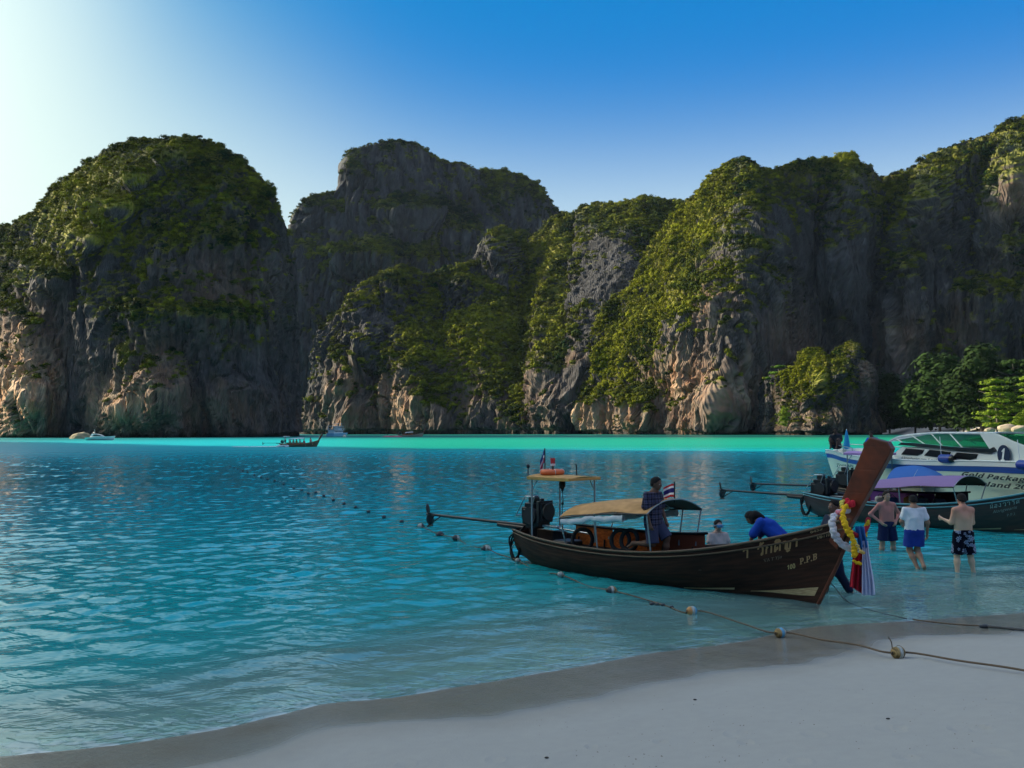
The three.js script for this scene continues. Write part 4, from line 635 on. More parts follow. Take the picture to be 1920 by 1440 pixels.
  sm2('propeller', blades, std([0.05, 0.045, 0.05], 0.4, { metalness: 0.4 }));
  sm2('skeg', [bar(V(-3.3, -0.0, 0), V(-3.9, -0.3, 0), 0.018), bar(V(-3.66, -0.02, 0), V(-3.74, -0.24, 0), 0.016), bar(V(-3.9, -0.3, 0), V(-3.66, -0.26, 0), 0.022), tube([V(-3.62, -0.02, 0), V(-3.7, -0.16, 0.02), V(-3.84, -0.22, 0)], 0.02, 10)]);
  if (detail > 0) {
    for (let k = 0; k < 3; k++) mesh('hose', tube([V(-0.02, 0.84 - 0.05 * k, 0.1 + 0.05 * k), V(-0.3 - 0.03 * k, 0.55, 0.16 + 0.06 * k), V(-0.42 + 0.05 * k, 0.25, 0.2 + 0.03 * k), V(-0.3 + 0.05 * k, 0.03, 0.22), V(-0.12 + 0.06 * k, 0.15 + 0.1 * k, 0.24), V(-0.02 + 0.05 * k, 0.32 + 0.1 * k, 0.28)], 0.022, 40, 7), M.rubber, t);
    mesh('rudder_hoop', [tube([V(-0.3, 0.42, 0.1), V(-0.46, 0.3, 0.1), V(-0.45, 0.1, 0.1), V(-0.3, -0.06, 0.1)], 0.014, 20), bar(V(-0.3, 0.42, 0.1), V(-0.18, 0.3, 0.1), 0.014)], M.steel, t);
    mesh('fuel_can', [box(0.3, 0.34, 0.2, 0.85, 0.6, -0.2, 0.04)], M.dark, t);
    mesh('cushion', [box(0.5, 0.14, 0.5, 1.35, 0.55, 0.05, 0.05)], M.dark, t);
  }
  return t;
}
// lettering painted on a hull: strokes of a hand-lettered script, x 0..1, y 0 (top) .. 1 per letter
const GLYPH = {
  wo: [[[.12, .32], [.16, .1], [.4, .02], [.66, .1], [.72, .34], [.72, 1]], [[.72, .78], [.6, .8], [.58, .95], [.72, 1]]],
  aa: [[[.1, .26], [.14, .06], [.4, .02], [.6, .12], [.62, .34], [.62, 1]]],
  ko: [[[.12, 1], [.12, .4], [.26, .3], [.12, .2], [.3, .02], [.62, .06], [.74, .3], [.74, 1]]],
  to: [[[.14, 1], [.12, .3], [.22, .04], [.4, .12], [.58, .02], [.74, .3], [.74, 1]], [[.3, .6], [.42, .52], [.46, .7], [.32, .74], [.16, 1]]],
  yo: [[[.06, .3], [.1, .04], [.3, .04], [.36, .3], [.36, .96]], [[.36, .98], [.56, .98], [.56, .1]], [[.56, .98], [.9, .98], [.92, .04]], [[.5, 1.12], [.66, 1.28], [.9, 1.14]]],
  no: [[[.1, .08], [.24, .06], [.24, .9], [.12, .92]], [[.24, .9], [.7, .56], [.7, .04]], [[.62, .9], [.78, .94], [.7, .56]]],
  oo: [[[.2, .5], [.4, .46], [.42, .62], [.22, .62]], [[.2, .5], [.1, .9], [.66, 1], [.74, .3], [.5, .04], [.14, .12]]],
  ng: [[[.34, .1], [.54, .06], [.56, .22], [.42, .24]], [[.56, .2], [.6, .98], [.34, .9], [.06, .64]]],
  ro: [[[.14, .2], [.36, .04], [.64, .16], [.5, .3], [.7, .44], [.66, .98], [.5, .96]]],
  so: [[[.14, 1], [.14, .36], [.36, .04], [.66, .16], [.72, 1]], [[.62, .12], [.86, -.06]], [[.28, .6], [.44, .54], [.44, .72], [.2, .98]]],
};
const MARK = { i: [[.08, -.1], [.2, -.32], [.56, -.34], [.74, -.1], [.08, -.1]], a: [[.3, -.3], [.42, -.36], [.46, -.2], [.34, -.16], [.56, -.2], [.8, -.4]], t: [[.4, -.2], [.5, -.3], [.62, -.16], [.7, -.42]] };
function lettering(w, h, draw) {
  const c = document.createElement('canvas'); c.width = w; c.height = h; const x = c.getContext('2d'); x.clearRect(0, 0, w, h); draw(x, w, h);
  const tex = new THREE.CanvasTexture(c); tex.colorSpace = THREE.SRGBColorSpace; return tex;
}
function script(x, text, px, py, w, h, color, lw) {
  x.strokeStyle = color; x.lineWidth = lw; x.lineCap = 'butt'; x.lineJoin = 'round';
  for (const s of text) {
    if (s === ' ') { px += w * 0.8; continue; }
    const [k, m] = s.split('+'), line = (P) => { x.beginPath(); P.forEach(([a, b], i) => i ? x.lineTo(px + a * w, py + b * h) : x.moveTo(px + a * w, py + b * h)); x.stroke(); };
    GLYPH[k].forEach(line); if (m) line(MARK[m]);
    px += w * 1.06;
  }
}
const paint = (tex, color) => std(color, 0.6, { map: tex, alphaTest: 0.5, side: THREE.DoubleSide });

// ---- the near boat
const BOAT = [0.38, 0, -22.9], TURN = -Math.acos(0.668);
const sandy = std([1, 1, 1], 0.85, { map: weather([0.8, 0.62, 0.4], [0.66, 0.5, 0.3], 31, 8, 20), side: THREE.DoubleSide, name: 'sun-bleached tarpaulin' });
const main = longtail({ label: 'dark brown wooden longtail boat with beige canopy, bow resting on the sand', pos: BOAT, turn: TURN, canopyTop: sandy, curtain: std([0.62, 0.64, 0.66], 0.6, { side: THREE.DoubleSide }), roofMat: std([1, 1, 1], 0.7, { map: weather([0.8, 0.63, 0.36], [0.68, 0.5, 0.26], 33, 10, 12), side: THREE.DoubleSide }) });
main.updateMatrixWorld(true);
const inv = main.matrixWorld.clone().invert(), o0 = EYE.clone().applyMatrix4(inv);
function onPlane(px, py, z0) { const d = EYE.clone().add(ray(px, py)).applyMatrix4(inv).sub(o0), k = (z0 - o0.z) / d.z; return o0.clone().addScaledVector(d, k); }   // point of the boat's own plane z = z0
const W = (p) => p.clone().applyMatrix4(main.matrixWorld);
function hullUV(px, py) { let best = 9, r = [0, 0]; const q = new THREE.Vector3(); for (let i = 0; i <= 240; i++) for (let j = 0; j <= 80; j++) { q.copy(W(hullPoint(i / 240, j / 80, 1))).project(Object.assign(camera, { aspect: 4 / 3 })); const dx = (q.x + 1) * 960 - px, dy = (1 - q.y) * 720 - py, d = dx * dx + dy * dy; if (d < best * best || best === 9) { best = Math.sqrt(d); r = [i / 240, j / 80]; } } return r; }
camera.updateProjectionMatrix();
function hullText(x0, y0, x1, y1, hPx, tex, color) {   // letters along the hull from pixel (x0, y0) to (x1, y1), baseline ends; hPx tall
  const a = hullUV(x0, y0), b = hullUV(x1, y1), a2 = hullUV(x0, y0 - hPx), b2 = hullUV(x1, y1 - hPx);
  const m = mesh('lettering', sheet(24, 6, (u, v) => hullPoint(lerp(lerp(a[0], b[0], u), lerp(a2[0], b2[0], u), v), lerp(lerp(a[1], b[1], u), lerp(a2[1], b2[1], u), v), 1, 0.005)), paint(tex, color), main); m.castShadow = false; return m;
}
hullText(1390, 1056, 1500, 1030, 38, lettering(512, 160, (x, w, h) => script(x, ['aa', ' ', 'wo+a', 'ko', 'to+i', 'yo', 'aa'], 14, 52, 70, 76, '#fff', 15)), [0.4, 0.22, 0.09]);
hullText(1476, 1071, 1494, 1066, 14, lettering(160, 100, (x, w, h) => { x.fillStyle = '#fff'; x.font = 'bold 84px sans-serif'; x.fillText('100', 4, 84); }), [0.5, 0.36, 0.15]);
hullText(1498, 1063, 1532, 1052, 22, lettering(220, 130, (x, w, h) => { x.fillStyle = '#fff'; x.font = 'bold 100px serif'; x.fillText('P.P.B', 0, 105, 218); }), [0.45, 0.28, 0.13]);
hullText(1519, 1001, 1547, 994, 13, lettering(220, 100, (x, w, h) => { x.fillStyle = '#fff'; x.font = 'bold 86px sans-serif'; x.fillText('6452', 2, 84, 214); }), [0.42, 0.27, 0.14]);
hullText(1530, 1013, 1557, 1006, 12, lettering(260, 100, (x, w, h) => { x.fillStyle = '#fff'; x.font = 'bold 86px sans-serif'; x.fillText('DB116', 2, 84, 254); }), [0.42, 0.27, 0.14]);
hullText(1432, 1057, 1469, 1048, 10, lettering(300, 90, (x, w, h) => { x.fillStyle = '#fff'; x.font = '70px serif'; x.fillText('VA T Yja', 4, 66, 290); }), [0.2, 0.14, 0.1]);

// ---------------------------------------------------------------- what lies on, hangs from and stands in the near boat
function boatThing(name, label, category, p, group, boat = main) { const w = p.clone().applyMatrix4(boat.matrixWorld); return thing(name, label, category, [w.x, w.y, w.z], boat.rotation.y, group); }
{ const t = boatThing('life_ring', 'orange life ring lying on the little roof over the near boat\'s stern', 'life ring', V(0.86, 2.13, 0.05));
  mesh('ring', new THREE.TorusGeometry(0.225, 0.062, 12, 36).rotateX(Math.PI / 2), std([0.75, 0.17, 0.06], 0.55), t);
  for (let k = 0; k < 4; k++) { const a = k * Math.PI / 2 + 0.5; mesh('band', new THREE.TorusGeometry(0.067, 0.006, 6, 16).rotateY(-a).translate(Math.cos(a) * 0.225, 0, Math.sin(a) * 0.225), std([0.75, 0.72, 0.7], 0.6), t); } }
{ const t = boatThing('signal_lamp', 'red signal lamp on a short stalk above the orange life ring', 'lamp', V(0.78, 2.08, -0.05));
  mesh('stalk', bar(V(0, 0, 0), V(0, 0.2, 0), 0.018), M.dark, t); mesh('lamp_base', box(0.09, 0.06, 0.09, 0, 0.21, 0, 0.01), M.plastic, t); mesh('lens', new THREE.CylinderGeometry(0.058, 0.052, 0.13, 14).translate(0, 0.3, 0), phys([0.5, 0.02, 0.03], 0.25, { clearcoat: 0.5 }), t); }
const flagTex = (rows) => dataTex(8, 96, (u, v) => rows(v), { srgb: true, repeat: false });
const thaiMat = phys([1, 1, 1], 0.85, { map: flagTex((v) => { const b = v * 6; return b < 1 || b > 5 ? [0.75, 0.1, 0.14] : b < 2 || b > 4 ? [0.92, 0.92, 0.94] : [0.07, 0.09, 0.42]; }), side: THREE.DoubleSide });
const blueFlagMat = phys([1, 1, 1], 0.85, { map: flagTex((v) => v > 0.62 ? [0.12, 0.13, 0.45] : v > 0.42 ? [0.88, 0.88, 0.92] : [0.6, 0.15, 0.3]), side: THREE.DoubleSide });
function flag(label, p, h, w, fh, droop, mat, boat = main) {
  const t = boatThing('flag', label, 'flag', p, null, boat);
  mesh('flag_pole', bar(V(0, 0, 0), V(0, h, 0), 0.014), M.dark, t);
  mesh('flag_cloth', sheet(24, 14, (u, v) => V(-0.01 - u * w * (1 - 0.3 * droop), h - 0.04 - (1 - v) * fh * (1 - 0.1 * u) - u * u * droop * 0.7 * fh, 0.03 * Math.sin(u * 7 + v) * u)), mat, t);
  return t;
}
flag('small striped red, white and blue flag on the canopy of the near boat', onPlane(1265, 942, -0.1).setZ(-0.1), 0.42, 0.3, 0.27, 0.5, thaiMat);
flag('drooping blue and white flag on a pole over the near boat\'s helm roof', V(0.62, 2.05, 0.05), 0.62, 0.2, 0.3, 1.3, blueFlagMat);
{ const t = boatThing('lamp_bracket', 'thin bracket with a dark lamp sticking out behind the near boat\'s helm roof', 'bracket', V(0.5, 2.0, 0.1));
  mesh('bracket_arm', [bar(V(0, 0, 0), V(-0.4, 0.03, 0), 0.011), bar(V(-0.4, 0.03, 0), V(-0.4, 0.2, 0), 0.013)], M.dark, t); mesh('lamp_head', new THREE.SphereGeometry(0.045, 12, 10).scale(0.8, 1.2, 1).translate(-0.4, 0.24, 0), M.dark, t); }
{ const t = boatThing('hook_pole', 'short dark hooked pole standing on the near boat\'s helm roof', 'pole', V(1.35, 2.03, -0.25)); mesh('pole', [bar(V(0, 0, 0), V(0, 0.24, 0), 0.014), tube([V(0, 0.23, 0), V(-0.01, 0.27, 0), V(-0.04, 0.275, 0)], 0.016, 8)], M.dark, t); }
{ const t = boatThing('hanging_float', 'dark float hanging on a rope under the near boat\'s helm roof', 'float', V(1.24, 1.98, 0.1));
  mesh('float', new THREE.SphereGeometry(0.075, 14, 12).scale(1, 1.5, 1).translate(0, -0.12, 0), M.rubber, t); mesh('rope', [tube([V(0, -0.2, 0), V(0.015, -0.5, 0), V(-0.01, -0.75, 0), V(0.01, -1.1, 0)], 0.01, 20, 5), new THREE.SphereGeometry(0.035, 8, 6).translate(0, -0.55, 0), new THREE.SphereGeometry(0.03, 8, 6).translate(0, -0.25, 0)], M.dark, t); }
[[1092, 1012, 0.22, 0.5, 'black tyre fender leaning inside the near boat, nearest its stern'], [1163, 1013, 0.2, 0.35, 'black tyre fender behind the kneeling man, left one of a pair'], [1180, 1013, 0.2, 0.1, 'black tyre fender behind the kneeling man, right one of a pair']].forEach(([x, y, r, a, l]) => {
  const p = onPlane(x, y, 0.55), t = boatThing('tyre', l, 'tyre', p, 'tyre fenders in the near boat'); mesh('tyre_ring', new THREE.TorusGeometry(r, 0.042, 10, 30).scale(1, 1.05, 1).rotateX(-0.25).rotateY(a), M.rubber, t);
});
// garlands and sashes round the stem
const bow = (px, py, d) => at(px, py, d);
const petal = (pts, n, r, seed) => { const R = rng(seed), c = new THREE.CatmullRomCurve3(pts), g = []; for (let k = 0; k < n; k++) { const p = c.getPoint(k / (n - 1)); for (let j = 0; j < 2; j++) { const q = new THREE.IcosahedronGeometry(r * (0.8 + 0.4 * R()), 1).scale(1, 0.7, 1).rotateX(R() * 3).rotateZ(R() * 3); g.push(q.translate(p.x + (R() - 0.5) * r, p.y + (R() - 0.5) * r, p.z + (R() - 0.5) * r)); } } return merge(g); };
function garland(label, strings) { const t = thing('garland', label, 'garland'); for (const [pts, n, r, col, seed, nm] of strings) mesh(nm || 'flower_string', petal(pts.map(([x, y, d]) => bow(x, y, d)), n, r, seed), cloth(col), t); return t; }
garland('white flower garland looped round the near boat\'s prow', [[[[1590, 955, 16.75], [1574, 962, 16.4], [1562, 974, 16.25], [1561, 990, 16.2], [1567, 1006, 16.2], [1577, 1018, 16.2], [1588, 1025, 16.2], [1598, 1030, 16.2]], 40, 0.05, [0.62, 0.62, 0.66], 3]]);
garland('yellow marigold garland hanging down the near boat\'s prow', [[[[1594, 948, 16.8], [1583, 952, 16.4], [1580, 966, 16.2], [1584, 982, 16.1], [1592, 998, 16.08], [1600, 1014, 16.05], [1602, 1030, 16.05], [1602, 1042, 16.05]], 44, 0.042, [0.75, 0.46, 0.02], 7], [[[1602, 1020, 16.02], [1610, 1026, 16.0], [1614, 1034, 16.0], [1618, 1036, 16.0]], 8, 0.026, [0.7, 0.5, 0.15], 8], [[[1600, 1052, 16.02], [1606, 1055, 16.02], [1612, 1056, 16.02]], 6, 0.026, [0.75, 0.46, 0.02], 9], [[[1627, 978, 16.5], [1623, 990, 16.5], [1622, 1004, 16.45]], 10, 0.03, [0.7, 0.46, 0.03], 10]]);
garland('bunch of red and pink flowers on top of the near boat\'s garlands', [[[[1588, 940, 16.6], [1592, 946, 16.55], [1598, 944, 16.6]], 10, 0.045, [0.6, 0.03, 0.05], 11, 'red_flowers'], [[[1568, 958, 16.3], [1574, 962, 16.25], [1578, 958, 16.3]], 7, 0.03, [0.7, 0.25, 0.3], 12, 'pink_flowers'], [[[1580, 940, 16.6], [1579, 950, 16.5]], 5, 0.035, [0.6, 0.55, 0.12], 13, 'yellow_flowers']]);
function sash(label, top, bot, col, folds, seed, d = 16.15, more = {}) {   // a hanging length of cloth with folds: top and bottom edges as [left px, right px, py]
  const t = thing('sash', label, 'sash');
  mesh('sash_cloth', sheet(40, 40, (u, v) => { const w = v * v * (3 - 2 * v), x = lerp(lerp(top[0], top[1], u), lerp(bot[0], bot[1], u), w), y = lerp(top[2], bot[2] + (bot[3] || 0) * (u - 0.5) + 3 * nz(u * 9, seed, 1), v), p = bow(x, y, d + 0.05 * Math.sin(u * folds * 6.28 + seed) * (0.3 + 0.7 * v) + 0.02 * nz(u * 8, v * 3, seed)); return p; }), cloth(col, { side: THREE.DoubleSide, ...more }), t);
  return t;
}
sash('long red sash hanging from the near boat\'s prow', [1599, 1618, 1036], [1593, 1616, 1106, 14], [0.38, 0.01, 0.025], 2.5, 1);
sash('narrow blue sash hanging between the red and the white ones', [1611, 1622, 1000], [1612, 1625, 1104], [0.03, 0.13, 0.36], 1.5, 2, 16.2);
sash('short bright blue sash gathered on the right of the yellow garland', [1603, 1621, 987], [1609, 1627, 1027], [0.03, 0.14, 0.38], 2, 6, 16.12);
sash('white sash hanging at the right of the near boat\'s prow', [1617, 1628, 1014], [1616, 1641, 1116], [0.62, 0.66, 0.82], 3.5, 4, 16.12);
{ const t = thing('sash', 'red cloth wound round the near boat\'s prow under the garlands', 'sash');
  for (const [pts, r, col] of [[[[1574, 964, 16.5], [1584, 984, 16.15], [1598, 1000, 16.1], [1610, 1004, 16.2], [1624, 990, 16.5], [1628, 974, 16.8]], 0.045, [0.32, 0.015, 0.03]]]) mesh('wrap', tube(pts.map((p) => bow(...p)), r, 30, 10), cloth(col), t); }
// ---- people in and about the near boat
function inBoat(p, o) { const w = W(p); return person({ ...o, pos: [w.x, w.y, w.z] }); }
const faceBow = TURN + Math.PI / 2;
inBoat(V(4.2, 0.02, 0.48), {
  label: 'dark-haired man in plaid shirt kneeling upright at the near boat\'s canopy', turn: faceBow + 0.15, scale: 1.06, skin: [0.16, 0.085, 0.055], curl: 0.8,
  pose: { pelvis: [0, 1.2, 0], hipL: [0.095, 1.17, 0], hipR: [-0.095, 1.17, 0], chest: [0, 1.5, 0.01], neck: [0, 1.72, 0.03], head: [0, 1.87, 0.08], look: V(0.1, -0.12, 1), shL: [0.185, 1.67, 0], shR: [-0.185, 1.67, 0], elL: [0.23, 1.4, 0.05], wrL: [0.2, 1.16, 0.16], elR: [-0.24, 1.4, -0.02], wrR: [-0.22, 1.13, 0.06], knL: [0.12, 0.85, 0.22], knR: [-0.12, 0.76, 0.06], anL: [0.13, 0.42, 0.16], anR: [-0.14, 0.74, -0.36], toL: [0.14, 0.36, 0.34], toR: [-0.14, 0.66, -0.48] },
  shirt: { sleeve: 0.75, hem: -0.16, loose: 1.7, tail: 0.2, mat: cloth([1, 1, 1], { map: plaid }), fold: 0.008 }, shorts: { len: 0.95, mat: cloth([0.05, 0.055, 0.1]), loose: 1.2 },
});
{ const p = onPlane(1462, 995, -0.12);
  inBoat(V(p.x - 0.05, 0.18, -0.12), {
    label: 'person with long black hair in blue shirt bending over at the near boat\'s bow', turn: faceBow - Math.PI + 0.35, scale: 0.97, skin: [0.2, 0.11, 0.07], hairKind: 'long',
    extra: { hair: [[[0, 1.34, 0.5], [0.02, 1.33, 0.42], 0.07, 0.085], [[0.07, 1.32, 0.5], [0.1, 1.2, 0.46], 0.035, 0.03], [[-0.07, 1.32, 0.5], [-0.09, 1.2, 0.46], 0.035, 0.03], [[0, 1.36, 0.42], [0, 1.3, 0.28], 0.07, 0.05]] },
    pose: { pelvis: [0, 0.92, -0.1], hipL: [0.095, 0.9, -0.1], hipR: [-0.095, 0.9, -0.1], chest: [0, 1.13, 0.13], neck: [0, 1.24, 0.36], head: [0, 1.28, 0.5], look: V(0.05, -0.75, 0.7), shL: [0.18, 1.22, 0.28], shR: [-0.18, 1.22, 0.28], elL: [0.22, 0.98, 0.42], wrL: [0.2, 0.74, 0.5], elR: [-0.22, 0.96, 0.38], wrR: [-0.2, 0.73, 0.42] },
    shirt: { sleeve: 0.9, hem: -0.08, loose: 1.7, mat: cloth([0.012, 0.06, 0.36]) }, shorts: { len: 1.5, name: 'trousers', mat: cloth([0.02, 0.022, 0.03]) },
  }); }
{ const p = at(1346, 1000, 21.3);
  const t = person({ label: 'person with dark hair and a blue diving mask wading behind the near boat', pos: [p.x, -0.62, p.z], turn: 0.3, scale: 0.98, skin: [0.4, 0.26, 0.2], fine: 2, pose: { elL: [0.26, 1.16, 0.05], wrL: [0.2, 1.2, 0.25], elR: [-0.26, 1.16, 0.05], wrR: [-0.2, 1.2, 0.25] }, shirt: { sleeve: 0.5, hem: 0.1, mat: cloth([0.5, 0.42, 0.4]) } });
  const k = V(0, 1.632, 0.105); mesh('diving_mask', [new RoundedBoxGeometry(0.15, 0.075, 0.06, 2, 0.02).translate(k.x, k.y, k.z), new THREE.TorusGeometry(0.092, 0.012, 6, 24).rotateX(Math.PI / 2).translate(0, 1.64, 0.01)], phys([0.03, 0.2, 0.42], 0.2, { clearcoat: 1 }), t); }
{ const p = onY(1568, 1112, 0);
  person({ label: 'person in dark trousers standing behind the near boat\'s prow and pushing it', pos: [p.x + 0.1, -0.1, p.z - 0.15], turn: -1.3, scale: 1.04, skin: [0.2, 0.11, 0.075],
    pose: { pelvis: [0, 0.95, 0.16], hipL: [0.095, 0.92, 0.15], hipR: [-0.095, 0.92, 0.15], knL: [0.12, 0.5, 0.1], knR: [-0.12, 0.52, 0.24], anL: [0.14, 0.09, -0.16], anR: [-0.12, 0.09, 0.2], toL: [0.15, 0.03, 0.0], toR: [-0.13, 0.03, 0.38], chest: [0, 1.25, 0.1], neck: [0, 1.47, 0.06], head: [0, 1.64, 0.07], shL: [0.185, 1.42, 0.08], shR: [-0.185, 1.42, 0.08], elL: [0.22, 1.14, 0.2], wrL: [0.16, 0.98, 0.4], elR: [-0.22, 1.14, 0.2], wrR: [-0.16, 0.98, 0.4], look: V(0, 0, 1) },
    shirt: { sleeve: 0.6, hem: -0.12, mat: cloth([0.03, 0.04, 0.07]) }, shorts: { len: 1.85, name: 'trousers', mat: cloth([0.012, 0.02, 0.05]) } }); }

// ---------------------------------------------------------------- the two longtails behind
const tealHull = phys([1, 1, 1], 0.5, { map: weather([0.2, 0.12, 0.1], [0.3, 0.17, 0.14], 43, 24, 9), side: THREE.DoubleSide, clearcoat: 0.2 }), tealRail = std([0.1, 0.28, 0.32], 0.55);
const lilac = std([0.25, 0.16, 0.34], 0.8, { side: THREE.DoubleSide }), blueTarp = std([0.015, 0.13, 0.48], 0.7, { side: THREE.DoubleSide });
const boat2 = longtail({ label: 'dark longtail boat with teal rail and lilac canopy behind the bathers', pos: [10.8, 0, -34.4], turn: -0.93, scale: 1.12, hull: tealHull, rail: tealRail, panel: std([0.16, 0.05, 0.24], 0.6), side2: std([0.05, 0.02, 0.03], 0.7), canopyTop: lilac, canopyX: [2.2, 5.0], canopyRise: 0.26, canopyY: -0.25, engineY: -0.22, roof: false, stripe: true, detail: 1 });
const boat3 = longtail({ label: 'dark longtail boat with bright blue canopy, between the lilac one and the speedboat', pos: [12.9, 0, -38.0], turn: -0.93, scale: 1.12, hull: tealHull, rail: M.rail, panel: M.redPanel, canopyTop: blueTarp, canopyX: [2.3, 5.2], canopyRise: 0.4, canopyY: -0.12, engineY: -0.1, roof: true, roofMat: std([0.4, 0.24, 0.5], 0.7, { side: THREE.DoubleSide }), stripe: false, detail: 1, roofY: 1.95, tailTilt: 0.02 });
for (const b of [boat2, boat3]) b.updateMatrixWorld(true);
{ // luggage heaped under the lilac canopy
  const R = rng(5), cols = [[0.4, 0.03, 0.05], [0.5, 0.5, 0.5], [0.05, 0.1, 0.25], [0.5, 0.22, 0.05], [0.04, 0.04, 0.05], [0.03, 0.03, 0.04]], what = ['red', 'pale grey', 'navy', 'orange', 'black', 'dark'];
  cols.forEach((c, k) => { const t = boatThing('bag', what[k] + ' bag in the row of bags under the lilac canopy', 'bag', V(1.9 + k * 0.46, 0.62, 0.25 - 0.12 * (k % 2)), null, boat2); mesh('bag_body', new RoundedBoxGeometry(0.36, 0.3 + 0.1 * R(), 0.3, 3, 0.09).rotateY(R()), std(c, 0.8), t); mesh('strap', tube([V(-0.12, 0.14, 0), V(0, 0.24, 0.02), V(0.12, 0.14, 0)], 0.014, 12, 6), std([0.03, 0.03, 0.03], 0.8), t); }); }
{ // its lettering, pale on the dark bow
  const q = new THREE.Vector3(), P2 = (p) => { q.copy(p).applyMatrix4(boat2.matrixWorld).project(camera); return [(q.x + 1) * 960, (1 - q.y) * 720]; };
  const find = (px, py) => { let b = 1e9, r = [0, 0]; for (let i = 0; i <= 200; i++) for (let j = 0; j <= 60; j++) { const [x, y] = P2(hullPoint(i / 200, j / 60, 1)), d = (x - px) ** 2 + (y - py) ** 2; if (d < b) { b = d; r = [i / 200, j / 60]; } } return r; };
  const put = (x0, y0, x1, y1, h, tex, col) => { const a = find(x0, y0), b = find(x1, y1), c = find(x0, y0 - h), d = find(x1, y1 - h); mesh('lettering', sheet(16, 4, (u, v) => hullPoint(lerp(lerp(a[0], b[0], u), lerp(c[0], d[0], u), v), lerp(lerp(a[1], b[1], u), lerp(c[1], d[1], u), v), 1, 0.006)), paint(tex, col), boat2); };
  put(1856, 956, 1916, 944, 13, lettering(360, 100, (x) => script(x, ['no+t', 'oo', 'ng', 'wo', 'aa', 'ro+i', 'so'], 4, 34, 46, 54, '#fff', 8)), [0.3, 0.34, 0.3]);
  put(1861, 965, 1913, 955, 9, lettering(360, 80, (x) => { x.fillStyle = '#fff'; x.font = 'italic 66px sans-serif'; x.fillText('Nongwaris', 4, 60, 350); }), [0.24, 0.27, 0.24]);
  put(1888, 970, 1906, 966, 7, lettering(160, 80, (x) => { x.fillStyle = '#fff'; x.font = '70px sans-serif'; x.fillText('P.P.I', 4, 64, 150); }), [0.2, 0.22, 0.2]);
}
{ const w = at(1872, 912, 31.6);
  person({ label: 'person in white shirt sitting on the lilac-canopied boat\'s bow', pos: [w.x, 0.35, w.z], turn: 1.3, scale: 1.0, skin: [0.12, 0.07, 0.05], fine: 2, pose: { pelvis: [0, 0.75, -0.05], hipL: [0.095, 0.73, -0.05], hipR: [-0.095, 0.73, -0.05], knL: [0.14, 0.7, 0.38], knR: [-0.14, 0.7, 0.38], anL: [0.14, 0.28, 0.34], anR: [-0.14, 0.28, 0.34], toL: [0.14, 0.24, 0.5], toR: [-0.14, 0.24, 0.5], chest: [0, 1.05, -0.02], neck: [0, 1.27, 0.05], head: [0, 1.42, 0.12], look: V(0, -0.5, 1), shL: [0.18, 1.22, 0.02], shR: [-0.18, 1.22, 0.02], elL: [0.22, 0.98, 0.16], wrL: [0.15, 0.8, 0.36], elR: [-0.22, 0.98, 0.16], wrR: [-0.15, 0.8, 0.36] }, shirt: { sleeve: 0.7, hem: -0.06, loose: 1.5, mat: cloth([0.7, 0.72, 0.82]) }, shorts: { len: 0.95, mat: cloth([0.03, 0.03, 0.05]) } }); }

